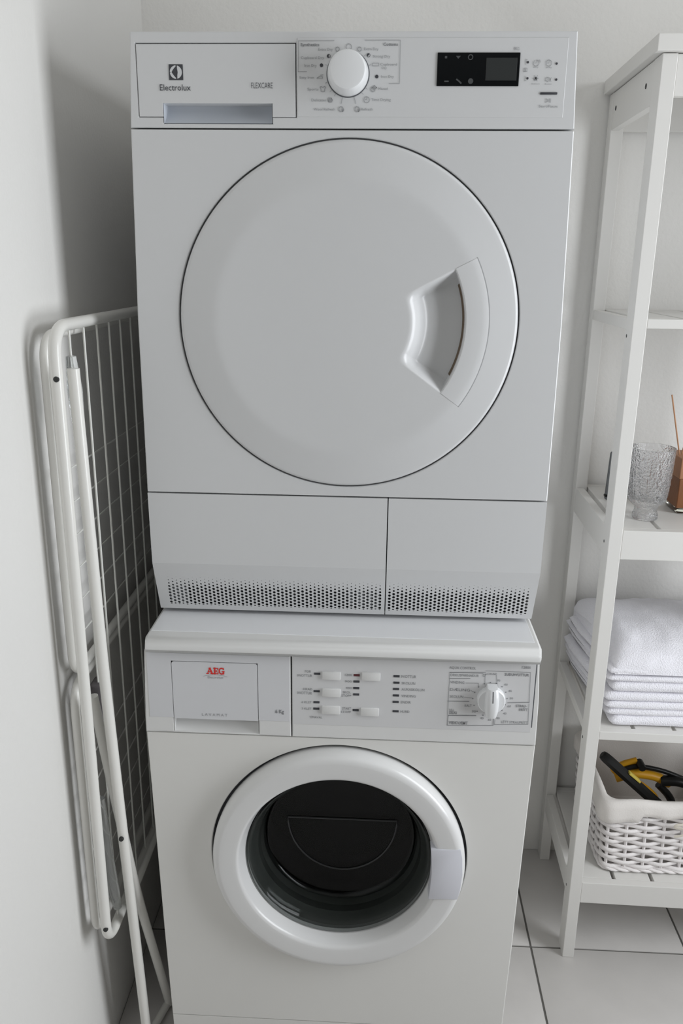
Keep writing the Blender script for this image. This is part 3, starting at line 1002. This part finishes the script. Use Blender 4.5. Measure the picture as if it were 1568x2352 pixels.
ed = [e for e in bm.edges if abs(e.verts[0].co.x - e.verts[1].co.x) < 1e-6 and abs(e.verts[0].co.z - e.verts[1].co.z) < 1e-6 and min(e.verts[0].co.z, e.verts[1].co.z) > .8]
bmesh.ops.bevel(bm, geom=ed, offset=.004, segments=4, profile=.5, affect='EDGES')
wdrawer = wpart('detergent_drawer', bm, M_FASC2, smooth=False)
rows = []
for k in range(13):
    t = k / 12
    z = WDZ0 + .001 - (WDZ0 - WRZ + .001) * t
    y = Y0 + .0205 * (1 - t) ** .7 * (1 if t < .9 else (1 - t) / .1) + .0002
    rows.append([(WDA + .0006, y, z), (WDA + .007, y + .0015, z), (WDB - .002, y + .0015, z), (WDB - .0006, y, z)])
bm = loft_rows(rows)
for x in (WDA + .0006, WDB - .0006):
    side = [(x, r[0][1], r[0][2]) for r in rows]
    add_faces(bm, side + [(x, Y0, WRZ), (x, Y0, WDZ0)], [tuple(range(len(side) + 2))])
wpart('drawer_grip', bm, M_WASHP, wdrawer, ang=40)
wpart('control_panel', cell_plate([XSP + .0009, 1], [SW + .0009, .77, .8375], lambda x, z: True, Y0, .026, xm, bev=.0016), M_WASHP, smooth=False)
WPY = Y0 - .0010
wpart('control_fascia', box(-.0742, .2940, Y0 - .0005, Y0 + .002, .7190, .8350, bev=.0002), M_FASC, smooth=False)
wpart('fascia_seam', box(.2942, .2956, Y0 - .0004, Y0 + .001, .7270, .8375), M_GAP, smooth=False)  # dark strip painting the shade of the gap at the fascia end
bm = bmesh.new()
def strokes(x0, w, L, z0=.8012, h=.0104):
    for k_, (pts, t) in enumerate(L):
        ribbon(bm, [(x0 + w * u, z0 + h * v) for u, v in pts], t, WPY - .0001 * k_)
T1, T2 = .0024, .0013
strokes(-.2070, .0100, [([(.12, .06), (.46, .92)], T2), ([(.50, .92), (.84, .06)], T1), ([(.24, .34), (.68, .34)], T2), ([(-.02, .05), (.28, .05)], T2), ([(.62, .05), (1.04, .05)], T2), ([(.36, .95), (.60, .95)], T2)])
strokes(-.1962, .0068, [([(.24, .06), (.24, .95)], T1), ([(.0, .05), (.98, .05)], T2), ([(.0, .95), (.96, .95)], T2), ([(.3, .5), (.72, .5)], T2), ([(.96, .05), (.96, .28)], T2), ([(.94, .95), (.94, .74)], T2), ([(.72, .40), (.72, .60)], T2)])
g_ = [(.52 + .46 * math.cos(math.radians(a)), .5 + .47 * math.sin(math.radians(a))) for a in range(40, 325, 15)]
strokes(-.1880, .0078, [(g_, .0019), ([(.90, .80), (.90, .98)], T2), ([(.88, .10), (.88, .42)], T1), ([(.62, .44), (1.04, .44)], T2)])
face_front(bm)
wpart('brand_lettering', bm, M_RED, wdrawer, smooth=False)
bm = texts_bm(WASHER_BRAND_SMALL, WPY)
ribbon(bm, [(-.2126, .7966), (-.2070, .7985), (-.1941, .7998), (-.1815, .7988), (-.1753, .7968)], .0005, WPY)
face_front(bm)
wpart('maker_lettering', bm, M_INKM, wdrawer, smooth=False)
wpart('model_lettering', texts_bm(WASHER_MODEL[:1], WPY), M_INKM, wdrawer, smooth=False)
wpart('capacity_lettering', texts_bm(WASHER_MODEL[1:], WPY), M_INK, smooth=False)
for T in WASHER_TEXT:
    wpart('option_lettering', texts_bm([T], WPY), M_INK, smooth=False)
for x, z in WP['btn']:
    wpart('push_button', box(x - .0140, x + .0140, Y0 - .0042, Y0 + .004, z - .0066, z + .0066, bev=.0011), M_WASHP)
for k, (x, z) in enumerate(WP['marks']):
    o = wpart('indicator_light', box(x - .0047, x + .0047, Y0 - .0011, Y0 + .001, z - .0018, z + .0018, bev=.0003), M_INKD if k != 4 else mat('dim red lamp', (.13, .035, .04), .3), smooth=False)
# programme print
for T in WASHER_PROGRAMS:
    wpart('program_lettering', texts_bm([T], WPY), M_INK, smooth=False)
bm = bmesh.new()
lw = .0006
ribbon(bm, [(.2183, .8121), (.2155, .8128), (.2155, .8160), (.2190, .8165)], lw, WPY)
ribbon(bm, [(.2155, .8175), (.1652, .8175), (.1652, .7450)], lw, WPY)
ribbon(bm, [(.2190, .8218), (.2862, .8218), (.2880, .7715)], lw, WPY)
ribbon(bm, [(.1652, .8175), (.2190, .8195)], lw, WPY)
ribbon(bm, [(.2555, .7692), (.2880, .7712)], .0010, WPY)
ribbon(bm, [(.1658, .8070), (.1962, .8080)], .0010, WPY)
ribbon(bm, [(.1647, .7684), (.1966, .7690)], .0010, WPY)
ribbon(bm, [(.1659, .7437), (.2086, .7450)], .0012, WPY)
ribbon(bm, [(.1661, .7425), (.1657, .7265), (.2359, .7290), (.2361, .7406)], .0009, WPY)
ribbon(bm, [(.2879, .7690), (.2890, .7330), (.2382, .7305), (.2382, .7390)], .0006, WPY)
ribbon(bm, [(.2190, .8001), (.2185, .8145)], lw, WPY)
ribbon(bm, [(.2356, .8150), (.2371, .8014)], lw, WPY)
ribbon(bm, [(.2185, .8140), (.2200, .8160)], lw, WPY)
ribbon(bm, [(.1902, .8003), (.2090, .8008), (.2096, .7944)], .0005, WPY)
ribbon(bm, [(.1985, .7880), (.2040, .7852)], .0005, WPY)
ribbon(bm, [(.1892, .7757), (.2017, .7750)], .0005, WPY)
for x, z in WP['dots']:
    disc(bm, x, z, .0010, WPY, 10)
face_front(bm)
wpart('program_print', bm, M_INK, smooth=False)
kx, kz = .2297, .7750
wk = wpart('program_knob', lathe([(.0214, Y0 - .0004), (.0216, Y0 - .004), (.0210, Y0 - .0090), (.0196, Y0 - .0105), (.0, Y0 - .0108)], 64, kx, kz), M_KNOB)
rows = []
for k in range(25):
    t = -1 + 2 * k / 24
    z = kz + .0262 * t
    w = .0104 * (1 - .30 * abs(t) ** 3)
    h = (.0235 * (1 - .25 * t * t)) if abs(t) < .99 else .004
    rows.append([(kx - w, Y0 - .002, z), (kx - w * .96, Y0 - h * .75, z), (kx - w * .72, Y0 - h * .95, z), (kx - w * .3, Y0 - h, z), (kx + w * .3, Y0 - h, z), (kx + w * .72, Y0 - h * .95, z), (kx + w * .96, Y0 - h * .75, z), (kx + w, Y0 - .002, z)])
wpart('knob_grip', loft_rows(rows, caps=True), M_KNOB, wk, ang=50)
rows = []
for k in range(9):
    t = .18 + .66 * k / 8
    h = .0235 * (1 - .25 * t * t) + .0003
    rows.append([(kx - .0006, Y0 - h, kz + .0262 * t), (kx + .0006, Y0 - h, kz + .0262 * t)])
bm = loft_rows(rows)
face_front(bm)
wpart('knob_pointer', bm, M_INKD, wk, smooth=False)
# ------------------------------------------------------------------ shelf unit
SY = -.020
shelf = thing('shelf_unit', 'tall white wooden shelf unit with open slatted shelves against the rough wall', 'shelf', (.4659, .2193, 0), SY)
MS = Matrix.Translation((.4659, .2193, 0)) @ Matrix.Rotation(SY, 4, 'Z')
def spart(name, bm, m=M_SHELF, parent=shelf, **k):
    return obj(name, bm, m, parent, smooth=False, **k)
SWD, SD, LW, LDF, LDB, SH = .42, .330, .0236, .042, .031, 1.722
for x in (0, SWD - LW):
    spart('leg', box(x, x + LW, 0, LDF, 0, SH - .001, bev=.0012))
    spart('leg', box(x, x + LW, SD - LDB, SD, 0, SH - .001, bev=.0012))
spart('top_board', box(-.012, SWD + .012, -.010, SD + .002, SH, SH + .024, bev=.0015))
spart('top_rail', box(.0005, .0160, LDF + .0004, SD - LDB - .0004, 1.655, SH - .0015, bev=.001))
spart('top_rail', box(SWD - .016, SWD - .0005, LDF + .0004, SD - LDB - .0004, 1.655, SH - .0015, bev=.001))
spart('top_rail', box(LW + .0004, SWD - LW - .0004, .003, .018, 1.662, SH - .0015, bev=.001))
spart('top_rail', box(LW + .0004, SWD - LW - .0004, SD - .018, SD - .003, 1.655, SH - .0015, bev=.001))
for y in (.079, .275):
    o = spart('screw', lathe([(0, -.0005), (.0042, -.0005), (.0042, .002), (0, .002)], 16), M_SCREW)
    o.rotation_euler = (0, 0, -PI / 2)
    o.location = (.0003, y, 1.690)
LEVELS = [(.191, .050), (.546, .018), (.956, .055), (1.326, .0155)]
for zt, rh in LEVELS:
    srh = max(rh, .020)
    for x0 in (.0010, SWD - .0170):
        spart('side_rail', box(x0, x0 + .016, LDF + .0004, SD - LDB - .0004, zt - srh, zt - .0012, bev=.001))
    spart('front_rail', box(LW + .0004, SWD - LW - .0004, .002, .019, zt - rh, zt, bev=.0012))
    spart('back_rail', box(LW + .0004, SWD - LW - .0004, SD - .019, SD - .002, zt - rh, zt, bev=.0012))
    ns = 5
    w = (SWD - .036 - .0075 * (ns - 1)) / ns
    for k in range(ns):
        x0 = .018 + k * (w + .0075)
        zz = zt - .0004
        y0, y1 = (.0194, SD - .0194)
        xa, xb = x0, x0 + w
        if k == 0:
            xa = LW + .0022
        if k == ns - 1:
            xb = SWD - LW - .0022
        spart('slat', box(xa, xb, y0, y1, zz - .011, zz, bev=.001))
    o = spart('screw', lathe([(0, -.0004), (.003, -.0004), (.003, .002), (0, .002)], 12), M_SCREW)
    o.rotation_euler = (0, 0, -PI / 2)
    o.location = (.0002, .030, zt - .030)
def sw(x, y, z):
    return MS @ Vector((x, y, z))

# ------------------------------------------------------------------ towels
def soft_slab(x0, x1, y0, y1, z0, z1, rnd, amp, seed, nx=34, ny=22, sag=0.0, bm=None, tilt=0.0, shear=.022):
    """a folded layer of cloth: rounded edges, uneven surface"""
    from mathutils import noise
    bm = bm or bmesh.new()
    rows = []
    NS = 40
    cz, hz = (z0 + z1) / 2, (z1 - z0) / 2
    cy, hy = (y0 + y1) / 2, (y1 - y0) / 2
    r = min(rnd, hz * .98)
    sec = []
    def arcs(cy_, cz_, a0):
        return [(cy_ + r * math.cos(a0 + PI / 2 * k / 5), cz_ + r * math.sin(a0 + PI / 2 * k / 5)) for k in range(6)]
    A = arcs(hy - r, hz - r, 0)
    B = arcs(-hy + r, hz - r, PI / 2)
    C = arcs(-hy + r, -hz + r, PI)
    D = arcs(hy - r, -hz + r, 3 * PI / 2)
    top = [(hy - r + (-2 * hy + 2 * r) * k / ny, hz) for k in range(1, ny)]
    bot = [(-hy + r + (2 * hy - 2 * r) * k / ny, -hz) for k in range(1, ny)]
    sec = A + top + B + C + bot + D
    for i in range(nx + 1):
        t = i / nx
        x = x0 + (x1 - x0) * t
        e = min(t, 1 - t) * (x1 - x0)
        s = 1.0 if e > r else math.sqrt(max(0.02, 1 - (1 - e / r) ** 2))
        row = []
        for (a, b) in sec:
            p = Vector((x, cy + a * (1 - .012 * (1 - s)), cz + b * s))
            q = p * 16 + Vector((seed * 3.7, 0, 0))
            d = noise.noise_vector(q) * amp + noise.noise_vector(p * 60 + Vector((0, seed, 0))) * amp * .35
            up = max(0, b / hz)
            p.z += d.z * .8 * up + (sag * math.sin(PI * t) * up) + tilt * (x - x0)
            p.y += d.y if a < 0 else d.y * .4
            p.x += d.x * .6 - shear * smooth01((p.y - .27) / .2) * (1 - t)
            row.append(p)
        rows.append(row)
    return loft_rows(rows, bm, closed_u=True, caps=True)

TW = 'folded white towels stacked on the shelf'
def towel(name_lbl, layers, z0, seed):
    t = thing('towel', name_lbl, 'towel', (.675, .385, z0), 0, TW)
    for (a, k) in layers:
        bm = soft_slab(*a, **k)
        obj('towel_fold', bm, M_TOWEL, t, off=(.675, .385, z0), ang=80)
    return t
ZT = .5466
towel('thick white folded towel at the bottom of the stack, lying on the shelf slats', [((.512, .856, .2385, .508, ZT + .0010, ZT + .0235, .011, .0018, 1), {}), ((.503, .856, .2405, .508, ZT + .0235, ZT + .0385, .008, .0018, 2), {})], ZT, 1)
towel('flat white folded towel lying second from the bottom of the towel stack', [((.500, .856, .2380, .509, ZT + .0390, ZT + .0545, .008, .0020, 3), {}), ((.496, .856, .2395, .509, ZT + .0545, ZT + .0745, .010, .0018, 4), {})], ZT + .039, 3)
towel('white folded towel lying directly under the big puffy topmost towel', [((.506, .856, .2380, .509, ZT + .0750, ZT + .0985, .0115, .0018, 5), {}), ((.498, .856, .2375, .509, ZT + .0990, ZT + .1100, .0065, .0022, 6), {})], ZT + .075, 5)
# the big towel on top: loosely folded, its front falls in one soft curve
from mathutils import noise
t = thing('towel', 'big puffy white towel folded loosely on top of the stack', 'towel', (.675, .385, ZT + .1125), 0, TW)
rows = []
NX = 44
sec = []
for k in range(9):
    sec.append((.505, .1140 + .050 * k / 8))
for k in range(1, 15):
    s_ = k / 14
    sec.append((.505 - .135 * s_, .1625 + .016 * math.sin(PI * s_ * .6) + .008 * s_))
last = sec[-1]
for k in range(1, 19):
    a = PI / 2 * k / 18
    sec.append((last[0] - .1315 * math.sin(a) ** 1.0, .1150 + (last[1] - .1150) * math.cos(a) ** .85))
for k in range(1, 6):
    sec.append((.2385 + .22 * k / 6, .1145))
for i in range(NX + 1):
    tt = i / NX
    x = .512 + .344 * tt
    e = min(tt, 1 - tt) * .344
    s_ = 1.0 if e > .03 else math.sqrt(max(.03, 1 - (1 - e / .03) ** 2))
    row = []
    for (y, z) in sec:
        zz = .1140 + (z - .1140) * (.35 + .65 * s_)
        p = Vector((x - .022 * smooth01((y - .30) / .2) * (1 - tt), y, ZT + zz))
        d = noise.noise_vector(p * 12) * .006 + noise.noise_vector(p * 45) * .0022
        w_ = smooth01((zz - .115) / .02)
        p += Vector((d.x * .6, d.y * w_, d.z * w_))
        row.append(p)
    rows.append(row)
obj('towel_fold', loft_rows(rows, closed_u=True, caps=True), M_TOWEL, t, off=(.675, .385, ZT + .1125), ang=80)
# side lip: the loose end tucked under at the near corner
bm = soft_slab(.500, .60, .2385, .490, ZT + .1135, ZT + .1260, .0068, .0020, 9, nx=16)
obj('towel_fold', bm, M_TOWEL, t, off=(.675, .385, ZT + .1125), ang=80)

# ------------------------------------------------------------------ wicker basket
BB = (.690, .386, .192)
basket = thing('wicker_basket', 'white wicker basket with cream cotton liner on the lowest slatted shelf', 'basket', BB)
def bpart(name, bm, m, parent=basket, **k):
    return obj(name, bm, m, parent, off=BB, **k)
BX0, BX1, BY0, BY1 = .541, .838, .262, .512
def rim(z, off=0.0, flare=1.0):
    """rounded rectangle outline of the basket at a height"""
    f = (z - .19) / .2 * .012 * flare
    x0, x1, y0, y1 = BX0 - f + off, BX1 + f - off, BY0 - f * .7 + off, BY1 + f * .3 - off
    r = .022
    out = []
    for cx, cy, a0 in ((x1 - r, y1 - r, 0), (x0 + r, y1 - r, PI / 2), (x0 + r, y0 + r, PI), (x1 - r, y0 + r, 3 * PI / 2)):
        for k in range(6):
            a = a0 + PI / 2 * k / 5
            out.append(Vector((cx + r * math.cos(a), cy + r * math.sin(a), z)))
    return out
def resample(poly, step):
    P = poly + [poly[0]]
    L = [0]
    for a, b in zip(P, P[1:]):
        L.append(L[-1] + (b - a).length)
    n = max(8, int(round(L[-1] / step)))
    out = []
    j = 0
    for k in range(n):
        s = L[-1] * k / n
        while L[j + 1] < s:
            j += 1
        t = (s - L[j]) / (L[j + 1] - L[j])
        out.append(P[j].lerp(P[j + 1], t))
    return out
NST = 28
ref = resample(rim(.20), .01)
PER = sum((ref[k] - ref[k - 1]).length for k in range(len(ref)))
NROW = 15
for row in range(NROW):
    z = .2050 + row * .0101
    base = resample(rim(z), .0085)
    n = len(base)
    pts = []
    for k, p in enumerate(base):
        t = (base[(k + 1) % n] - base[k - 1]).normalized()
        nrm = Vector((t.y, -t.x, 0))
        ph = 2 * PI * (k / n) * NST / 2 + (PI if row % 2 else 0)
        q = p + nrm * (.0046 * math.sin(ph))
        q.z += .0012 * math.sin(ph * .5 + row * 1.7)
        pts.append(q)
    bpart('wicker_strand', tube(pts, .0046, 7, closed=True, flat=(.75, 1.0)), M_WICK, ang=80)
stake_me = None
for k in range(NST):
    lo_p = resample(rim(.1955), PER / NST / 4)
    hi_p = resample(rim(.358), PER / NST / 4)
    f = (k + .5) / NST
    a = lo_p[int(f * len(lo_p)) % len(lo_p)]
    b = hi_p[int(f * len(hi_p)) % len(hi_p)]
    bpart('wicker_stake', tube([a, a.lerp(b, .5), b], .0034, 6), M_WICK)
base = resample(rim(.1985, -.002), .008)
for q_ in range(3):
    pts = []
    n = len(base)
    for k, p in enumerate(base):
        t = (base[(k + 1) % n] - base[k - 1]).normalized()
        nrm = Vector((t.y, -t.x, 0))
        ph = 2 * PI * round(n / 9) * k / n + q_ * 2 * PI / 3
        pts.append(p + nrm * (.0042 * math.sin(ph)) + Vector((0, 0, .0030 * math.cos(ph))))
    bpart('wicker_braid', tube(pts, .0034, 6, closed=True), M_WICK, ang=80)
bpart('bottom_mat', box(BX0 + .008, BX1 - .008, BY0 + .008, BY1 - .008, .1955, .2005, bev=.001), M_WICK)
# liner: inner bag, over the rim and down the outside
def ring_pts(z, off, wob, seed):
    P = resample(rim(z, off), .010)
    return P
rows = []
spec = [(.204, .013), (.26, .012), (.32, .0115), (.358, .0105), (.368, .006), (.3705, .000), (.368, -.007), (.358, -.0105), (.347, -.0115), (.338, -.0120), (.3365, -.0095), (.340, -.0085)]
NL = 150
for z, off in spec:
    P = rim(z, off)
    # same number of points on every ring
    L = [0]
    Q = P + [P[0]]
    for a, b in zip(Q, Q[1:]):
        L.append(L[-1] + (b - a).length)
    row = []
    j = 0
    for k in range(NL):
        s_ = L[-1] * k / NL
        while L[j + 1] < s_:
            j += 1
        p = Q[j].lerp(Q[j + 1], (s_ - L[j]) / (L[j + 1] - L[j]))
        ang_ = 2 * PI * k / NL
        hang = smooth01((.370 - z) / .03) if off < 0 else 0
        c_ = abs(p.x - BX0) < .06 and abs(p.y - BY0) < .06
        p.z += .003 * math.sin(ang_ * 9 + 1) * (1 if off < .006 else .3) - hang * (.016 if c_ else 0)
        nv = Vector((p.x - BB[0], p.y - BB[1], 0)).normalized()
        p += nv * (.0016 * math.sin(ang_ * 23) * hang)
        row.append(p)
    rows.append(row)
bpart('cotton_liner', loft_rows(rows, closed_u=True), M_LINER, ang=80)
bpart('liner_floor', box(BX0 + .012, BX1 - .012, BY0 + .012, BY1 - .012, .202, .206), M_LINER)
# tie ribbon on the front of the liner
bm = bmesh.new()
kn = Vector((.712, BY0 - .024, .326))
for pts in ([(0, 0, 0), (-.022, -.006, .008), (-.044, -.004, .004), (-.046, -.002, -.004), (-.022, -.006, -.004), (0, 0, 0)],
            [(0, 0, 0), (.02, -.006, .010), (.040, -.004, .006), (.042, -.002, -.002), (.02, -.006, -.004), (0, 0, 0)],
            [(0, 0, 0), (-.012, -.004, -.010), (-.030, -.003, -.022), (-.044, -.001, -.026)], [(0, 0, 0), (.008, -.003, -.015), (.014, -.002, -.034)]):
    P = rounded_path([kn + Vector(p) for p in pts], .012, 5)
    tube(P, .0034, 6, bm, flat=(.35, 1.0))
tube([kn + Vector((-.004, -.003, 0)), kn + Vector((.004, -.003, 0))], .006, 8, bm)
bpart('ribbon_tie', bm, M_RIB, ang=60)

# ------------------------------------------------------------------ tools in the basket
tl = thing('tool_handle', 'straight black hand tool with pale yellow band leaning out of the wicker basket', 'tool', (.700, .372, .268))
def seg_path(a, b, ts):
    a, b = Vector(a), Vector(b)
    return [a.lerp(b, t) for t in ts]
TA, TBp = (.5470, .372, .3990), (.7050, .352, .2640)
TT = [0, .01, .04, .1, .3, .5, .7, .9, 1.0]
rr = [.0060, .0098, .0122, .0128, .0130, .0130, .0130, .0130, .0125]
obj('grip', tube(seg_path(TA, TBp, TT), rr, 8, flat=(1.0, .95)), M_BLACK, tl, off=(.700, .372, .268), ang=25)
a, b = Vector(TA), Vector(TBp)
up = Vector((.64, 0, .77))
o = obj('band', box(-.0165, .0165, -.0068, .0068, -.0022, .0022, bev=.0010), M_PYEL, tl)
o.location = (a.lerp(b, .40) + up * .0118 + Vector((0, -.004, 0))) - Vector((.700, .372, .268))
o.rotation_euler = (0, math.atan2(a.z - b.z, b.x - a.x), 0)
o = obj('blade', box(-.05, .03, -.0015, .0015, -.012, .012, bev=.0004), M_DARK, tl)
o.location = (b + Vector((.028, -.004, -.022))) - Vector((.700, .372, .268))
o.rotation_euler = (0, math.atan2(a.z - b.z, b.x - a.x), 0)

TB2 = (.700, .41, .30)
t2 = thing('gripping_tool', 'yellow and black gripping tool with curved handles lying in the wicker basket', 'tool', TB2)
def t2part(name, bm, m, **k):
    return obj(name, bm, m, t2, off=TB2, **k)
yy = .392
t2part('grip', tube(rounded_path([(.604, yy, .345), (.640, yy, .359), (.690, yy, .354), (.722, yy, .336)], .03, 8), .0125, 10, flat=(1.0, .85)), M_YEL, ang=60)
t2part('grip_edge', tube(rounded_path([(.612, yy, .362), (.645, yy, .3765), (.700, yy - .002, .3700), (.765, yy - .004, .345)], .03, 8), .0055, 8), M_BLACK, ang=60)
t2part('grip', tube(rounded_path([(.600, yy + .012, .352), (.618, yy + .010, .372), (.650, yy + .010, .3835)], .02, 6), .0075, 10), M_YEL, ang=60)
t2part('pivot', lathe([(0, yy - .016), (.007, yy - .016), (.0085, yy - .013), (.0085, yy + .010), (0, yy + .010)], 18, .655, .3800), M_BLACK)
t2part('grip', tube(rounded_path([(.700, yy - .006, .345), (.740, yy - .010, .350), (.800, yy - .012, .322)], .03, 6), .0135, 10, flat=(1, .85)), M_BLACK, ang=60)
t2part('jaw', tube(rounded_path([(.640, yy + .004, .338), (.672, yy - .004, .322), (.695, yy - .004, .300), (.700, yy, .266), (.705, yy, .244)], .02, 6), .0095, 8), M_YEL, ang=60)
t2part('jaw', tube(rounded_path([(.700, yy + .002, .330), (.730, yy, .300), (.742, yy, .262), (.742, yy, .2335)], .02, 6), .0085, 8), M_BLACK, ang=60)

for o in t2.children:
    o.data.transform(Matrix.Translation((-.016, 0, -.016)))

# ------------------------------------------------------------------ things on the middle shelf
ZM = .9562
gt = thing('glass_tumbler', 'clear pebbled glass tumbler on a short foot standing on the middle shelf', 'glass', (.5525, .304, ZM))
outer = [(.0, .0), (.0235, .0), (.0250, .0025), (.0252, .0085), (.0238, .0110), (.0222, .0150), (.0224, .0225), (.0268, .0280), (.0330, .0320), (.0362, .0380), (.0385, .0520), (.0405, .0740), (.0422, .0980), (.0432, .1180), (.0436, .1330)]
inner = [(.0418, .1330), (.0408, .1150), (.0394, .0960), (.0378, .0740), (.0356, .0540), (.0325, .0420), (.0240, .0370), (.0, .0360)]
prof = []
for (r0, h0), (r1, h1) in zip(outer, outer[1:]):
    s_ = max(1, int(((r1 - r0) ** 2 + (h1 - h0) ** 2) ** .5 / .0016))
    prof += [(r0 + (r1 - r0) * k / s_, h0 + (h1 - h0) * k / s_) for k in range(s_)]
prof.append(outer[-1])
nout = len(prof)
prof = [(r * .93, h * 1.02) for r, h in prof]
inner = [(r * .93, h * 1.02) for r, h in inner]
bm = lathe(prof + inner, 144, 0, 0, axis='z')
for v in bm.verts:
    rad_ = math.hypot(v.co.x, v.co.y)
    if .035 < v.co.z < .134 and rad_ > .0311 + (v.co.z - .04) * .055:
        u_ = math.atan2(v.co.y, v.co.x)
        d = noise.voronoi(Vector((v.co.x, v.co.y, v.co.z)) * 250)[0][0]
        amp = .0013 * smooth01((.130 - v.co.z) / .05) + .0003
        k_ = 1 + amp * (1.2 - 2.2 * d) / rad_
        v.co.x *= k_
        v.co.y *= k_
obj('bowl', bm, M_PEB, gt, ang=80)

df = thing('reed_diffuser', 'reed diffuser bottle with brown wooden collar standing beside the pebbled glass tumbler', 'diffuser', (.660, .372, ZM))
bm = box(-.0385, .0385, -.036, .036, 0, .088, bev=.004)
obj('bottle', bm, M_GLASSG, df, ang=30)
obj('wooden_collar', box(-.0425, .0425, -.040, .040, .0690, .1090, bev=.0015), M_WOOD, df, smooth=False)
obj('leather_label', box(-.0405, .0405, -.0385, .0385, .0115, .0690, bev=.0015), M_WOODD, df, smooth=False)
obj('stud', lathe([(0, -.0420), (.006, -.0415), (.0075, -.0395), (.0075, -.037)], 20, -.0235, .0560), M_BLACK, df)
for (xb, yb_, xt, yt, zt_) in ((-.0345, -.006, -.0655, -.010, .2240), (-.0310, -.002, -.010, .004, .2300), (-.010, .008, .030, .014, .2260), (.010, -.010, .045, -.020, .2200)):
    obj('reed', tube([(xb, yb_, .104), ((xb + xt) / 2, (yb_ + yt) / 2, .104 + (zt_ - .104) / 2), (xt, yt, zt_)], .0014, 6), M_STICK, df)

cs = thing('slim_case', 'slim dark grey upright case half hidden behind the white front shelf leg', 'case', (.5225, .425, ZM))
bm = box(-.0150, .0150, -.005, .005, .0005, .1000, bev=.004)
for v in bm.verts:
    v.co.x += v.co.z * .03
obj('shell', bm, M_DARK, cs, ang=30)
obj('rim_band', box(-.0156, .0150, -.0056, .0056, .0060, .0120, bev=.002), M_BLACK, cs, ang=30)

# ------------------------------------------------------------------ folded drying rack
RB = (-.372, .10, 0.0)
rack = thing('drying_rack', 'folded white steel tube clothes drying rack leaning between the wall and the machines', 'drying rack', RB)
def rpart(name, bm, m=M_RACK, parent=rack, **k):
    return obj(name, bm, m, parent, off=RB, ang=60, **k)
XA, TR = -.382, .0085
ya, yb2 = -.121, .447
path = rounded_path([(XA, ya, 1.325), (XA, yb2, 1.325), (XA, yb2, .318), (XA, ya, .318)], .045, 8, closed=True)
frame = rpart('drying_frame', tube(path, TR, 14, closed=True))
wire0 = None
for k in range(9):
    y = ya + .057 * (k + 1)
    rpart('wire', tube([(XA, y, 1.322), (XA, y, .8), (XA, y, .321)], .0017, 7), M_WIRE, frame)
XW = -.4045
for (z0, z1, ylo, yhi) in ((.803, 1.312, -.100, .430), (.325, .788, -.108, .430)):
    w = rpart('wing_frame', tube(rounded_path([(XW, ylo, z1), (XW, yhi, z1), (XW, yhi, z0), (XW, ylo, z0)], .040, 8, closed=True), .0072, 12, closed=True))
    n = 6
    for k in range(n):
        z = z0 + .052 * (k + 1)
        rpart('wire', tube([(XW, ylo, z), (XW, (ylo + yhi) / 2, z), (XW, yhi, z)], .0014, 6), M_WIRE, w)
# crossed legs
legB = rounded_path([(-.3640, -.107, 1.270), (-.3585, -.100, .80), (-.3520, -.092, .520), (-.3500, -.050, .010)], .10, 6)
rpart('leg', tube(legB, TR, 14))
legC = [(-.3800, -.096, .770), (-.3640, -.060, .560), (-.3350, .040, .030), (-.3345, .050, .009)]
legC = [(-.3825, -.090, .765), (-.3700, -.085, .640), (-.3500, -.052, .360), (-.3365, .050, .009)]
rpart('leg', tube(rounded_path(legC, .08, 6), TR * .95, 14))
rpart('foot_bar', tube([(-.3400, .046, .010), (-.3480, .012, .010), (-.3560, -.024, .010)], .0075, 12))
rpart('leg', tube([(-.3640, .440, 1.270), (-.3585, .440, .80), (-.3500, .470, .010)], TR, 12))
rpart('cross_bar', tube([(-.3600, -.050, .352), (-.3600, .20, .352), (-.3600, .455, .352)], .0060, 10))
for (x, y, z) in ((XA + .002, ya, 1.2580), (-.3520, -.093, .5120), (XA + .002, ya, .3560)):
    o = rpart('screw', lathe([(0, -.0100), (.0034, -.0096), (.0040, -.0080), (.0040, -.006), (0, -.006)], 16), M_SCREW)
    o.data.transform(Matrix.Translation(Vector(RB)))
    o.location = Vector((x, y, z)) - Vector(RB)
# hinge plastic between the wings, clear sleeves on the tube ends
rpart('hinge', box(-.3950, -.3740, -.075, -.040, .690, .775, bev=.005), M_HINGE)
bm = tube([(-.3880, -.083, .575), (-.3850, -.083, .480), (-.3810, -.078, .390), (-.3790, -.070, .348)], [.0075, .0095, .0105, .007], 12)
rpart('plastic_sleeve', bm, M_CLEAR)
bm = tube([(-.3700, -.096, 1.285), (-.3690, -.094, 1.240), (-.3680, -.093, 1.190)], [.007, .0105, .0085], 12)
rpart('plastic_sleeve', bm, M_CLEAR)
